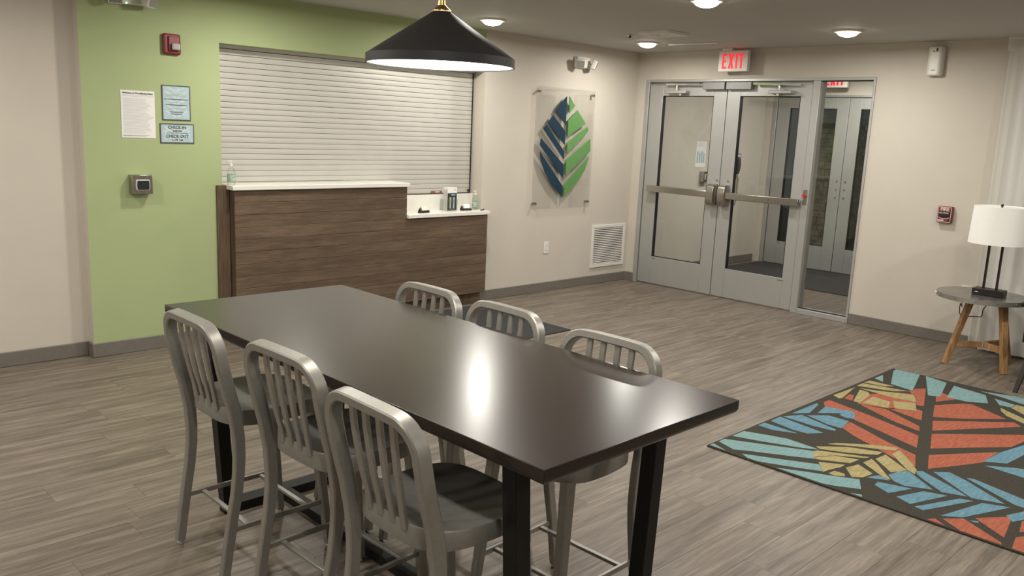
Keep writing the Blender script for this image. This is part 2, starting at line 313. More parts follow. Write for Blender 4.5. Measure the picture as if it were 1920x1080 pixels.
RUG = [
  ('R',[(-2.474,-3.548),(-2.399,-3.551),(-2.452,-3.729),(-2.501,-3.882),(-2.612,-4.177),(-2.821,-4.244),(-2.735,-4.044),(-2.64,-3.813),(-2.619,-3.737),(-2.545,-3.59)]),
  ('R',[(-2.839,-3.834),(-2.707,-3.821),(-2.72,-3.849),(-2.86,-4.1),(-2.937,-4.282),(-3.111,-4.345),(-3.073,-4.218),(-2.986,-4.066),(-2.918,-3.937)]),
  ('R',[(-2.312,-3.717),(-2.298,-3.798),(-2.28,-3.858),(-2.441,-4.118),(-2.53,-4.151),(-2.474,-3.978),(-2.332,-3.726)]),
  ('R',[(-2.239,-3.866),(-2.117,-3.981),(-2.127,-4.02),(-2.319,-4.085),(-2.316,-4.055),(-2.264,-3.894)]),
  ('R',[(-1.766,-3.799),(-1.66,-3.81),(-1.598,-3.848),(-2.015,-3.988),(-2.034,-3.95),(-1.842,-3.872),(-1.813,-3.842)]),
  ('R',[(-2.323,-3.697),(-2.065,-3.655),(-1.88,-3.74),(-1.802,-3.85),(-2.138,-3.989),(-2.249,-3.87)]),
  ('R',[(-2.282,-3.594),(-2.171,-3.576),(-2.165,-3.606),(-2.29,-3.649)]),
  ('R',[(-1.937,-4.023),(-1.735,-4.138),(-1.714,-4.178),(-1.854,-4.411),(-2.078,-4.232),(-2.193,-4.105)]),
  ('R',[(-2.268,-4.13),(-1.881,-4.462),(-1.938,-4.514),(-2.285,-4.299),(-2.459,-4.196)]),
  ('R',[(-2.514,-4.213),(-2.007,-4.634),(-2.213,-4.601),(-2.371,-4.581),(-2.613,-4.406),(-2.771,-4.297)]),
  ('R',[(-2.878,-4.328),(-2.516,-4.559),(-2.754,-4.553),(-2.946,-4.467),(-3.085,-4.398)]),
  ('R',[(-1.852,-4.002),(-1.75,-3.966),(-1.607,-3.956),(-1.629,-3.991),(-1.699,-4.067)]),
  ('R',[(-3.709,-4.611),(-3.661,-4.635),(-3.72,-4.721),(-3.719,-4.692)]),
  ('R',[(-3.636,-4.658),(-3.559,-4.72),(-3.679,-4.906),(-3.714,-4.915),(-3.731,-4.901),(-3.726,-4.79)]),
  ('R',[(-3.513,-4.752),(-3.359,-4.859),(-3.62,-4.899)]),
  ('R',[(-3.574,-4.931),(-3.437,-5.004),(-3.697,-5.095),(-3.725,-4.954)]),
  ('R',[(-3.381,-4.902),(-3.252,-4.97),(-3.388,-4.992),(-3.51,-4.927)]),
  ('T',[(-3.71,-3.508),(-3.664,-3.507),(-3.719,-3.661)]),
  ('T',[(-3.614,-3.509),(-3.557,-3.507),(-3.468,-3.668),(-3.331,-3.905),(-3.424,-3.967),(-3.491,-3.873),(-3.617,-3.672),(-3.655,-3.625)]),
  ('T',[(-3.481,-3.51),(-3.36,-3.508),(-3.314,-3.616),(-3.272,-3.724),(-3.284,-3.915),(-3.335,-3.848),(-3.421,-3.664)]),
  ('T',[(-3.672,-3.684),(-3.597,-3.82),(-3.483,-4.012),(-3.555,-4.065),(-3.614,-3.964),(-3.679,-3.837),(-3.713,-3.757)]),
  ('T',[(-3.724,-3.87),(-3.702,-3.89),(-3.63,-4.011),(-3.579,-4.109),(-3.505,-4.23),(-3.616,-4.286),(-3.678,-4.186),(-3.718,-4.094),(-3.725,-3.982)]),
  ('T',[(-3.721,-4.233),(-3.676,-4.315),(-3.721,-4.338),(-3.737,-4.284)]),
  ('T',[(-1.648,-3.522),(-1.511,-3.524),(-1.689,-3.597)]),
  ('T',[(-1.339,-3.528),(-1.277,-3.521),(-1.272,-3.689),(-1.731,-3.811),(-1.691,-3.652)]),
  ('T',[(-1.27,-3.729),(-1.329,-3.889),(-1.713,-3.98),(-1.749,-3.916)]),
  ('T',[(-1.688,-4.012),(-1.362,-3.948),(-1.415,-4.163),(-1.598,-4.233),(-1.678,-4.132)]),
  ('T',[(-1.344,-4.111),(-1.303,-4.226),(-1.214,-4.437),(-1.415,-4.487),(-1.427,-4.393),(-1.373,-4.246)]),
  ('T',[(-1.45,-4.227),(-1.488,-4.36),(-1.569,-4.359),(-1.577,-4.293)]),
  ('B',[(-3.206,-3.512),(-3.136,-3.51),(-3.146,-3.723),(-3.212,-3.608)]),
  ('B',[(-3.077,-3.518),(-2.963,-3.515),(-3.017,-3.81),(-3.103,-3.76),(-3.112,-3.675)]),
  ('B',[(-2.943,-3.524),(-2.825,-3.581),(-2.906,-3.833),(-2.934,-3.835),(-2.955,-3.715)]),
  ('B',[(-2.806,-3.607),(-2.699,-3.688),(-2.701,-3.815),(-2.857,-3.84),(-2.858,-3.758)]),
  ('B',[(-2.851,-3.529),(-2.534,-3.532),(-2.548,-3.552),(-2.75,-3.594)]),
  ('B',[(-2.71,-3.624),(-2.55,-3.597),(-2.505,-3.746),(-2.536,-3.778),(-2.63,-3.816),(-2.654,-3.776),(-2.635,-3.725),(-2.593,-3.724)]),
  ('B',[(-3.45,-4.241),(-3.375,-4.271),(-3.399,-4.332),(-3.443,-4.263)]),
  ('B',[(-3.511,-4.306),(-3.463,-4.301),(-3.411,-4.444),(-3.556,-4.39)]),
  ('B',[(-3.334,-4.298),(-3.246,-4.314),(-3.199,-4.344),(-3.342,-4.514),(-3.406,-4.405),(-3.388,-4.346)]),
  ('B',[(-3.166,-4.37),(-3.141,-4.39),(-3.22,-4.539),(-3.292,-4.651),(-3.337,-4.552),(-3.252,-4.44),(-3.208,-4.391)]),
  ('B',[(-3.107,-4.432),(-3.045,-4.489),(-3.091,-4.582),(-3.239,-4.795),(-3.295,-4.669),(-3.155,-4.494)]),
  ('B',[(-3.053,-4.568),(-3.036,-4.596),(-3.11,-4.839),(-3.151,-4.925),(-3.215,-4.867),(-3.211,-4.824)]),
  ('B',[(-3.566,-4.431),(-3.399,-4.489),(-3.359,-4.586),(-3.598,-4.505)]),
  ('B',[(-3.609,-4.529),(-3.347,-4.634),(-3.324,-4.687),(-3.619,-4.57)]),
  ('B',[(-3.614,-4.642),(-3.314,-4.721),(-3.259,-4.825),(-3.554,-4.714)]),
  ('B',[(-3.371,-4.836),(-3.257,-4.878),(-3.151,-4.925),(-3.247,-4.949),(-3.421,-4.876)]),
  ('B',[(-2.743,-4.55),(-2.539,-4.564),(-2.186,-4.638),(-2.193,-4.688),(-2.454,-4.665),(-2.667,-4.643)]),
  ('B',[(-2.797,-4.573),(-2.702,-4.689),(-2.643,-4.8),(-2.806,-4.84),(-2.811,-4.76)]),
  ('B',[(-3.563,-4.742),(-3.538,-4.774),(-3.56,-4.781)]),
  ('Y',[(-1.939,-3.524),(-1.845,-3.524),(-1.809,-3.66),(-1.766,-3.799),(-1.857,-3.731),(-1.902,-3.619)]),
  ('Y',[(-1.813,-3.52),(-1.736,-3.528),(-1.734,-3.689),(-1.797,-3.642)]),
  ('Y',[(-1.979,-3.562),(-1.947,-3.638),(-1.824,-3.859),(-1.972,-3.924),(-2.003,-3.79)]),
  ('Y',[(-2.294,-3.659),(-2.013,-3.577),(-2.02,-3.636),(-2.078,-3.671),(-2.297,-3.705)]),
  ('Y',[(-2.286,-3.712),(-2.091,-3.699),(-2.113,-3.818),(-2.247,-3.86)]),
  ('Y',[(-2.078,-3.82),(-1.997,-3.93),(-2.158,-3.996),(-2.223,-3.89)]),
  ('Y',[(-1.64,-4.317),(-1.757,-4.481),(-1.867,-4.548),(-1.862,-4.509),(-1.785,-4.392),(-1.705,-4.339)]),
  ('Y',[(-1.58,-4.363),(-1.482,-4.364),(-1.494,-4.451),(-1.697,-4.504),(-1.669,-4.458)]),
  ('Y',[(-2.28,-3.521),(-1.983,-3.532),(-2.293,-3.586),(-2.319,-3.579)]),
  ('Y',[(-3.169,-3.906),(-3.114,-3.93),(-2.977,-4.073),(-2.906,-4.182),(-2.958,-4.187),(-2.994,-4.149),(-3.086,-4.012)]),
  ('Y',[(-3.254,-3.883),(-3.122,-3.999),(-3.045,-4.152),(-3.105,-4.151),(-3.201,-4.043),(-3.274,-3.914)]),
  ('Y',[(-3.334,-3.907),(-3.308,-3.914),(-3.261,-3.99),(-3.172,-4.137),(-3.204,-4.131),(-3.303,-4.002),(-3.32,-4.001),(-3.416,-3.951)]),
  ('Y',[(-3.414,-3.946),(-3.308,-4.004),(-3.253,-4.117),(-3.339,-4.109),(-3.42,-3.986),(-3.427,-3.961)]),
  ('Y',[(-3.455,-3.995),(-3.382,-4.101),(-3.431,-4.101),(-3.497,-4.082),(-3.563,-4.071)]),
  ('Y',[(-3.557,-4.098),(-3.501,-4.102),(-3.498,-4.151),(-3.527,-4.168),(-3.56,-4.13)]),
  ('Y',[(-3.417,-4.121),(-3.321,-4.143),(-3.382,-4.243),(-3.469,-4.231),(-3.509,-4.193)]),
  ('Y',[(-3.276,-4.148),(-3.188,-4.155),(-3.235,-4.205),(-3.388,-4.334),(-3.385,-4.297)]),
  ('Y',[(-3.171,-4.168),(-3.067,-4.177),(-3.196,-4.338),(-3.29,-4.295)]),
  ('Y',[(-3.031,-4.196),(-2.939,-4.198),(-3.022,-4.272),(-3.15,-4.367),(-3.218,-4.383),(-3.189,-4.336)]),
]
LOGO = [
  ('B',[(-1.168,1.947),(-1.164,1.669),(-1.314,1.8),(-1.269,1.861)]),
  ('B',[(-1.353,1.757),(-1.168,1.609),(-1.166,1.476),(-1.419,1.684)]),
  ('B',[(-1.438,1.663),(-1.168,1.409),(-1.166,1.336),(-1.479,1.623)]),
  ('B',[(-1.507,1.532),(-1.169,1.281),(-1.165,1.146),(-1.516,1.469)]),
  ('B',[(-1.515,1.405),(-1.166,1.068),(-1.165,0.954),(-1.316,1.08),(-1.431,1.208),(-1.492,1.322)]),
  ('G',[(-1.128,1.949),(-1.042,1.86),(-1.122,1.785)]),
  ('G',[(-1.001,1.82),(-0.868,1.691),(-1.126,1.561),(-1.131,1.712)]),
  ('G',[(-0.836,1.661),(-0.819,1.618),(-1.122,1.385),(-1.131,1.494)]),
  ('G',[(-0.781,1.541),(-0.77,1.42),(-1.127,1.176),(-1.132,1.324)]),
  ('G',[(-0.784,1.363),(-0.844,1.218),(-0.985,1.075),(-1.134,0.959),(-1.143,1.078)]),
]
# ================================================================== lights of the room: flush ceiling disc lights
def disc_light(x, y, label):
    t = thing('ceiling_light', label, 'ceiling light', (x, y, H), group='flush ceiling disc lights')
    MB().lathe((x, y, H), [(.074, 0), (.106, 0), (.106, -.007), (.100, -.014), (.082, -.016), (.074, -.012)], 40, closed=True).build('trim_ring', M['white'], t, smooth=True)
    prof = [(.080*math.cos(a), -.012-.038*math.sin(a)) for a in [i*PI/2/7 for i in range(8)]]
    prof[-1] = (.0001, prof[-1][1])
    MB().lathe((x, y, H), prof, 40).build('diffuser', M['lampglow'], t, smooth=True)
    ld = bpy.data.lights.new('disc_lamp', 'AREA'); ld.shape = 'DISK'; ld.size = .145; ld.energy = LAMP_W; ld.color = LAMP_COL
    lo = bpy.data.objects.new('disc_lamp', ld); COL.objects.link(lo); lo.parent = t; lo.location = (0, 0, -.054)
    return t
disc_light(-2.72, -.61, 'round glowing ceiling light above the service shutter, beside the black pendant')
disc_light(-.85, -.74, 'round glowing ceiling light in front of the square air diffuser')
disc_light(-.95, -2.72, 'round glowing ceiling light between exit sign and air freshener')
disc_light(-2.74, -2.62, 'round glowing ceiling light cut by the top edge above the exit sign')
rest_l = [(-4.62, -.85, 'over the counter end'), (-6.75, -1.05, 'near the set back wall'), (-8.6, -1.05, 'in the far alcove corner'), (-4.56, -2.58, 'between pendant and counter'),
          (-6.85, -2.7, 'beside the pendant over open floor'), (-8.6, -3.4, 'along the far side wall'), (-2.675, -4.58, 'above the patterned rug'), (-1.7, -5.2, 'above the armchair'), (-4.3, -4.9, 'between table and rug'),
          (-6.85, -4.9, 'close above the near table end'), (-6.85, -7.0, 'behind the viewer'), (-4.0, -7.0, 'behind the rug'), (.95, -1.4, 'inside the vestibule behind the inner doors'), (2.0, -1.4, 'inside the vestibule before the outer doors')]
for x, y, lab in rest_l: disc_light(x, y, 'round ceiling light outside the view, ' + lab)
# ================================================================== shell
def st(o, label): return prop(o, label, None, None, 'structure')
XE = 2.742
g = MB().prism([(-5.632, 0, 0), (-4.72, 0, 0), (-4.72, 0, 2.11), (-2.22, 0, 2.11), (-2.22, 0, H), (-5.632, 0, H)], (0, 1, 0), .3).build('wall_back', [M['green'], M['beige']])
for p in g.data.polygons:
    if p.normal.x < -.9 and p.center.x < -.5: p.material_index = 1
    if p.normal.y > .9: p.material_index = 1
st(g, 'sage green painted wall with the service shutter opening')
for p in g.data.polygons:
    if p.normal.x < -.9: p.material_index = 1
st(B(-2.22, XE+.14, 0, .3, 0, H).build('wall_logo', M['beige']), 'beige wall carrying the leaf emblem panel')
st(B(-10, -5.632, .092, .3, 0, H).build('wall_left', M['beige']), 'beige wall set back beside the green wall')
st(MB().prism([(0, 0, 0), (0, -.12, 0), (0, -.12, 2.185), (0, -2.582, 2.185), (0, -2.582, 0), (0, -9, 0), (0, -9, H), (0, 0, H)], (1, 0, 0), .14).build('wall_right', M['beige']), 'beige wall around the glazed entrance doors')
st(MB().prism([(XE, 0, 0), (XE, -.12, 0), (XE, -.12, 2.185), (XE, -2.582, 2.185), (XE, -2.582, 0), (XE, -3.1, 0), (XE, -3.1, H), (XE, 0, H)], (1, 0, 0), .14).build('wall_vestibule_end', M['beige']), 'far wall of the vestibule with the outer doors')
st(B(.14, XE+.14, -3.24, -3.1, 0, H).build('wall_vestibule_side', M['beige']), 'side wall of the vestibule')
st(B(-10, .14, -9.14, -9, 0, H).build('wall_front', M['beige']), 'beige wall behind the viewer')
st(B(-10.14, -10, -9.14, .3, 0, H).build('wall_side', M['beige']), 'beige wall at the far side of the lobby')
st(B(-10.14, XE+.14, -9.14, .3, H, H+.1).build('ceiling', M['ceil']), 'flat painted ceiling of the lobby')
st(B(XE+.14, 12, -12, 8, -.3, -.02).build('ground_outside', M['asphalt']), 'dark ground outside the outer doors at night')
# floor with planks
fl = st(B(-10.1, XE+.14, -9.1, .3, -.06, -.007).build('floor', M['subfloor']), 'grey oak look vinyl plank floor')
PW, PL = .178, 1.22
planks = []
rng = random.Random(3)
r0 = int(-9.1/PW)-1
for r in range(r0, 3):
    y0, y1 = r*PW, (r+1)*PW
    x = -10.1 + rng.random()*PL - PL
    while x < XE+.1:
        a, b = max(x, -10.1), min(x+PL, XE+.1); yy0, yy1 = max(y0, -9.1), min(y1, .28)
        if b-a > .02 and yy1-yy0 > .01: planks.append((a, b, yy0, yy1))
        x += PL
def facing(p):
    # how large the plank shows from the viewer's place (0 when outside the view)
    c = Vector(((p[0]+p[1])/2, (p[2]+p[3])/2, 0)); best = 0
    for q in (c, Vector((p[0], p[2], 0)), Vector((p[1], p[3], 0)), Vector((p[0], p[3], 0)), Vector((p[1], p[2], 0))):
        d = q - CAM; z = d.dot(FW)
        if z > .3 and abs(d.dot(RT)/z) < 960/FPX and abs(d.dot(UP)/z) < 540/FPX: best = max(best, (p[1]-p[0])*(p[3]-p[2])/d.length**3)
    return best
planks.sort(key=lambda p: -facing(p))
flo = wloc(fl)
def plank_mb(m, p):
    g_, c = .0003, .0005
    x0, x1, y0, y1 = p[0]+g_, p[1]-g_, p[2]+g_, p[3]-g_
    vs_ = [(x0,y0,-.0065),(x1,y0,-.0065),(x1,y1,-.0065),(x0,y1,-.0065),(x0,y0,-c),(x1,y0,-c),(x1,y1,-c),(x0,y1,-c),(x0+c,y0+c,0),(x1-c,y0+c,0),(x1-c,y1-c,0),(x0+c,y1-c,0)]
    return m.add(vs_, [(0,3,2,1),(0,1,5,4),(1,2,6,5),(2,3,7,6),(3,0,4,7),(4,5,9,8),(5,6,10,9),(6,7,11,10),(7,4,8,11),(8,9,10,11)])
seen = [p for p in planks if facing(p) > 0][:300]
for p in seen: plank_mb(MB(), p).build('plank', M['plank'], fl)
rest = MB()
for p in planks:
    if p not in seen: plank_mb(rest, p)
rest.build('plank_field', M['plank'], fl, kind='stuff')
# baseboards
def base(name, x0, x1, y0, y1, label):
    st(B(x0, x1, y0, y1, 0, .095).build(name, M['base'], bevel=.004), label)
base('baseboard_left', -9.99, -5.645, .078, .0915, 'grey baseboard along the set back beige wall')
st(MB().prism([(-4.78, -.013, 0), (-5.645, -.013, 0), (-5.645, .0915, 0), (-5.6325, .0915, 0), (-5.6325, -.0005, 0), (-4.78, -.0005, 0)], (0, 0, 1), .095).build('baseboard_back', M['base'], bevel=.004), 'grey baseboard wrapping the green wall corner')
st(MB().prism([(-2.215, -.013, 0), (-.013, -.013, 0), (-.013, -.119, 0), (-.0005, -.119, 0), (-.0005, -.0005, 0), (-2.215, -.0005, 0)], (0, 0, 1), .095).build('baseboard_logo', M['base'], bevel=.004), 'grey baseboard under the leaf emblem wall')
base('baseboard_right', -.013, -.0005, -8.98, -2.584, 'grey baseboard along the wall with the fire alarm')
base('baseboard_vestibule', .142, XE-.002, -.013, -.0005, 'grey baseboard inside the vestibule')
# ================================================================== entrance doors
def entrance(X, n0, full):
    fr = thing('trim_%d' % n0, 'grey aluminium frame of the %s double doors and sidelight' % ('inner' if full else 'outer'), None, (X, -1.35, 0), kind='structure')
    x0, x1 = X-.012, X+.11
    B(x0, x1, -.1695, -.1205, 0, 2.1845).build('jamb', M['alu'], fr, bevel=.003)
    B(x0, x1, -2.5815, -2.560, 0, 2.1845).build('jamb', M['alu'], fr, bevel=.003)
    B(x0, x1, -2.083, -2.013, 0, 2.158).build('mullion', M['alu'], fr, bevel=.003)
    B(x0, x1, -2.560, -.1695, 2.158, 2.1845).build('header', M['alu'], fr, bevel=.003)
    B(x0, x1, -2.560, -2.083, 0, .048).build('sill', M['alu'], fr, bevel=.003)
    B(X+.005, X+.11, -2.013, -.1695, 0, .012).build('threshold', M['steel'], fr)
    B(X+.05, X+.06, -2.013, -.1695, 2.125, 2.158).build('door_stop', M['alu'], fr)
    # sidelight
    wi = thing('window_%d' % (1 if full else 2), 'tall narrow sidelight pane beside the %s doors' % ('inner' if full else 'outer'), None, (X+.03, -2.32, .05), kind='structure')
    B(X+.030, X+.036, -2.559, -2.084, .049, 2.157).build('pane', M['glass'], wi)
    for a in ((-2.083, -2.077), (-2.5665, -2.5605)):
        B(X+.010, X+.045, a[0]+.0005, a[1], .0485, 2.1575).build('gasket', M['gasket'], wi) if a[0] > -2.5 else None
    B(X+.018, X+.045, -2.559, -2.084, .0485, .054).build('gasket', M['gasket'], wi)
    B(X+.018, X+.045, -2.559, -2.084, 2.151, 2.1575).build('gasket', M['gasket'], wi)
    doors = []
    for k, (a, b, ga, gb) in enumerate([(-.178, -1.114, -.345, -.968), (-1.121, -2.008, -1.266, -1.897)]):
        nm = n0*2-1+k
        lab = [['grey aluminium glass door nearer the air grille', 'grey aluminium glass door beside the sidelight'], ['outer glass door nearer the vestibule wall', 'outer glass door seen through the sidelight']][0 if full else 1][k]
        d = thing('door_%d' % nm, lab, None, (X+.02, (a+b)/2, 0), kind='structure'); doors.append(d)
        z0, z1, zg0, zg1 = .014, 2.125 if full else 2.15, .309, 2.019
        B(X, X+.045, ga, a, z0, z1).build('stile', M['alu'], d, bevel=.002)
        B(X, X+.045, b, gb, z0, z1).build('stile', M['alu'], d, bevel=.002)
        B(X, X+.045, gb, ga, zg1, z1).build('top_rail', M['alu'], d, bevel=.002)
        B(X, X+.045, gb, ga, z0, zg0).build('bottom_rail', M['alu'], d, bevel=.002)
        e = .0005
        B(X+.026, X+.032, gb+e, ga-e, zg0+e, zg1-e).build('pane', M['glass'], d)
        B(X+.003, X+.044, ga-.007, ga-e, zg0+e, zg1-e).build('gasket', M['gasket'], d)
        B(X+.003, X+.044, gb+e, gb+.007, zg0+e, zg1-e).build('gasket', M['gasket'], d)
        B(X+.003, X+.044, gb+.007, ga-.007, zg1-.007, zg1-e).build('gasket', M['gasket'], d)
        B(X+.010, X+.044, gb+.007, ga-.007, zg0+e, zg0+.005).build('gasket', M['gasket'], d)
        B(X-.0008, X+.0002, ga-.05 if k == 0 else gb+.05, ga-.01 if k == 0 else gb-.01, .282, .288).build('maker_tag', M['ink'], d)
        if not full:
            for zz in (.94, 1.04, 1.14):
                yy = b+.05 if k == 0 else a-.05
                MB().cyl((X-.006, yy, zz), (X, yy, zz), .012, n=12).build('bolt_cap', M['steel'], d)
            continue
        # panic bar
        if k == 0: y0, y1, dv = -.27, -1.02, -1.065
        else: y0, y1, dv = -2.012, -1.22, -1.195
        pb = B(X-.075, X-.038, min(y0, y1), max(y0, y1), 1.012, 1.078).build('panic_bar', M['steel'], d, bevel=.004)
        B(X-.0785, X-.075, (y0*.68+y1*.32) if k == 0 else (y0*.62+y1*.38), y1, 1.018, 1.072).build('touch_pad', M['steel'], pb, bevel=.001)
        yb = max(y0, y1) - .03 if k == 0 else min(y0, y1) + .03
        B(X-.038, X, yb-.035, yb+.035, 1.02, 1.07).build('end_bracket', M['steel'], pb, bevel=.003)
        prof = [(X-.0005, 1.150), (X-.045, 1.150), (X-.075, 1.138), (X-.094, 1.105), (X-.097, 1.06), (X-.092, .985), (X-.078, .948), (X-.05, .935), (X-.0005, .935)]
        MB().prism([(x, dv-.042, z) for x, z in prof], (0, 1, 0), .084).build('latch_case', M['steel'], pb, bevel=.006, smooth=True)
        for zz in (.905, 1.185): MB().cyl((X-.005, dv-.02, zz), (X, dv-.02, zz), .011, n=12).build('bolt_cap', M['steel'], d)
        # closer
        cy = -.56 if k == 0 else -1.715
        cl = B(X-.075, X-.0005, cy-.115, cy+.115, 2.04, 2.07).build('door_closer', M['alu'], d, bevel=.005)
        MB().cyl((X-.04, cy+.03*(1 if k else -1), 2.018), (X-.04, cy+.03*(1 if k else -1), 2.04), .016, n=14).build('pivot_cap', M['chrome'], cl, smooth=True)
        MB().cyl((X-.04, cy+.02, 2.07), (X-.04, cy+.02, 2.13), .013, n=14).build('spindle', M['chrome'], cl, smooth=True)
        if k == 0:
            MB().bar((X-.055, -.42, 2.133), (X-.055, -.83, 2.131), .02, .012).build('closer_arm', M['chrome'], cl)
            MB().bar((X-.06, cy+.02, 2.118), (X-.012, -.42, 2.128), .022, .01).build('elbow_arm', M['chrome'], cl)
        else:
            MB().bar((X-.055, -1.43, 2.134), (X-.055, -1.72, 2.122), .026, .022).build('closer_arm', M['chrome'], cl)
            MB().bar((X-.055, -1.72, 2.128), (X-.02, -1.90, 2.118), .03, .02, w2=.012).build('elbow_arm', M['alu'], cl)
        hy = b+.055 if k == 0 else a-.055
        if k == 1:
            hy = -1.243
            pth = [(X+.0455, hy+.02, 1.26), (X+.10, hy, 1.255), (X+.125, hy, 1.21), (X+.125, hy, 1.00), (X+.10, hy, .955), (X+.0455, hy+.02, .95)]
            MB().tube(pth, .012).build('pull_handle', M['chrome'], d, smooth=True)
            MB().prism([(X+.0455, -1.238 + .034*math.cos(t_), 1.35 + .10*math.sin(t_)) for t_ in [i*2*PI/20 for i in range(20)]], (1, 0, 0), .075).build('key_escutcheon', M['black'], d, bevel=.004)
    B(X+.014, X+.04, -1.1207, -1.1143, .014, 2.12).build('leaf_gap_shade', M['gasket'], fr)  # black strip behind the gap between the leaves, painted as its shade
    B(X+.014, X+.04, -.1777, -.1698, .014, 2.12).build('hinge_gap_shade', M['gasket'], fr)  # black fill standing in for the shade of the hinge-side gap
    if full:
        B(X-.055, X-.0125, -1.112, -.86, 2.080, 2.150).build('magnetic_lock', M['lockgrey'], fr, bevel=.003)
        B(X-.055, X-.0125, -1.405, -1.130, 2.080, 2.150).build('magnetic_lock', M['lockgrey'], fr, bevel=.003)
    return fr
entrance(0, 1, True)
entrance(XE, 2, False)
# red push button on the mullion
eb = thing('push_button', 'small red push button on a steel plate between door and sidelight', 'button', (-.012, -2.045, 1.08))
B(-.0165, -.0122, -2.068, -2.028, 1.03, 1.17).build('plate', M['steel'], eb, bevel=.001)
MB().cyl((-.034, -2.046, 1.115), (-.0165, -2.046, 1.115), .017, n=20).build('red_knob', plain('bright_red_plastic', (.45, .02, .02), .35), eb, smooth=True)
# vestibule mat + outside
mt = B(1.32, XE-.03, -2.9, -.12, .0, .010).build('vestibule_mat', M['mat'], bevel=.003); prop(mt, 'charcoal entrance mat on the vestibule floor', 'mat')
sp = thing('stone_pillar', 'stacked brown stone pillar outside the outer doors', 'pillar', (4.2, -.36, 0))
B(3.95, 4.45, -.60, -.12, -.02, 1.86).build('core', M['dark'], sp)
rr = random.Random(5)
zz = -.02
while zz < 1.80:
    h_ = min(rr.choice((.07, .09, .11)), 1.85-zz)
    for face in range(2):
        u = 0.; L_ = .54 if face == 0 else .50
        while u < L_-.01:
            l_ = min(rr.uniform(.16, .34), L_-u); d_ = rr.uniform(.0, .03)
            if face == 0: B(3.93+u+.003, 3.93+u+l_-.003, -.62-d_, -.60, zz+.003, zz+h_-.003).build('stone', M['stone'], sp)
            else: B(3.93-d_, 3.95, -.62+u+.003, -.62+u+l_-.003, zz+.003, zz+h_-.003).build('stone', M['stone'], sp)
            u += l_
    zz += h_
B(3.88, 4.50, -.67, -.05, 1.87, 1.95).build('capstone', M['quartz'], sp, bevel=.01)
# ================================================================== service counter + shutter
FY = -.10
rc = thing('reception_counter', 'dark stained plank clad reception counter under the closed shutter', 'counter', (-3.45, .02, 0))
zt, pitch = 1.0975, .0902
xL, xR, xS = -4.676, -2.222, -3.147
for i in range(11):
    z1 = zt - i*pitch; z0 = z1 - pitch + .002
    if z1 < .12: break
    right = xR if z1 < .84 else xS
    if z1 > .8305 and z0 < .8305 and z1 > .84:      # the board notched by the lower worktop
        MB().prism([(xL, FY, z0), (xR, FY, z0), (xR, FY, .8305), (xS, FY, .8305), (xS, FY, z1), (xL, FY, z1)], (0, 1, 0), .018).build('plank', M['counterwood'], rc, bevel=.0016)
    else:
        B(xL, right, FY, FY+.018, max(z0, .107), z1).build('plank', M['counterwood'], rc, bevel=.0016)
B(xL+.001, xL+.019, FY+.019, -.0225, .107, 1.097).build('end_panel', M['counterside'], rc)
MB().prism([(-4.768, -.022, 0), (-4.6765, -.022, 0), (-4.6765, -.022, 1.097), (-4.7015, -.022, 1.097), (-4.7015, -.022, 1.128), (-4.768, -.022, 1.128)], (0, 1, 0), .0215).build('filler_panel', M['counterside'], rc, bevel=.002)
B(xL+.02, xR-.004, -.035, -.02, 0, .105).build('toe_kick', M['counterside'], rc)
B(xL+.02, xR-.004, FY+.0185, -.02, .1075, .125).build('bottom_panel', M['counterside'], rc)
B(xL+.02, xS-.01, -.06, .13, .13, 1.09).build('carcass', M['dark'], rc)
B(xS, xR-.004, -.06, .13, .13, .825).build('carcass', M['dark'], rc)
B(xS-.012, xS-.0005, FY+.019, .115, .865, 1.097).build('step_panel', M['counterside'], rc)
uc = B(-4.70, -3.135, -.125, .135, 1.098, 1.130).build('raised_countertop', M['quartz'], bevel=.003); prop(uc, 'long white quartz worktop on the raised counter part', 'countertop')
lc = thing('lowered_countertop', 'short white quartz worktop with white splashback on the lowered counter part', 'countertop', (-2.67, 0, .831))
B(-3.1465, -2.212, -.125, .118, .831, .863).build('slab', M['quartz'], lc, bevel=.003)
B(-3.1465, -2.2215, .118, .136, .831, 1.004).build('splashback', M['quartz'], lc)
# roller shutter
SY = .147
rs = thing('roller_shutter', 'closed pale slatted roller shutter above the reception counter', 'shutter', (-3.47, SY, 1.0))
sx0, sx1 = -4.718, -2.245
sp_ = .0413; ztop = 2.086
# one curved slat section shared by all slats
def slat_mesh():
    e = .0024
    poly = [(SY, -sp_+e), (SY-.0012, -sp_+e+.0016), (SY-.0018, -sp_*.5), (SY-.0012, -.0016), (SY, -.0002), (SY+.006, -.0002), (SY+.006, -sp_+e)]
    return MB().prism([(sx0, y, z) for y, z in poly], (1, 0, 0), sx1-sx0)
first = slat_mesh().build('slat', M['slat'], rs)
first.location.z = ztop
k = 0
while ztop - (k+1)*sp_ > 1.045:
    k += 1
    c = first.copy(); COL.objects.link(c); c.location.z = ztop - k*sp_
B(sx0, sx1, SY+.006, SY+.010, 1.03, 2.09).build('shadow_gap_liner', M['dark'], rs)
bb = B(sx0, sx1, SY-.006, SY+.012, 1.010, ztop-(k+1)*sp_-.001).build('bottom_bar', M['slat'], rs, bevel=.002)
B(sx0, sx1, SY-.008, SY+.012, 1.004, 1.0095).build('bottom_seal', M['gasket'], bb)
B(-2.70, -2.575, SY-.0068, SY-.0061, 1.013, 1.032).build('warning_sticker', plain('maroon_sticker', (.22, .06, .06), .6), bb)
B(-2.655, -2.60, SY-.0074, SY-.0069, 1.020, 1.026).build('sticker_print', M['paper'], bb)
MB().cyl((-2.262, SY-.022, 1.032), (-2.262, SY-.006, 1.032), .011, n=14).build('lock_cylinder', M['black'], bb)
B(sx1+.001, sx1+.006, SY-.012, SY+.02, 1.004, 2.108).build('guide_slot', M['gasket'], rs)
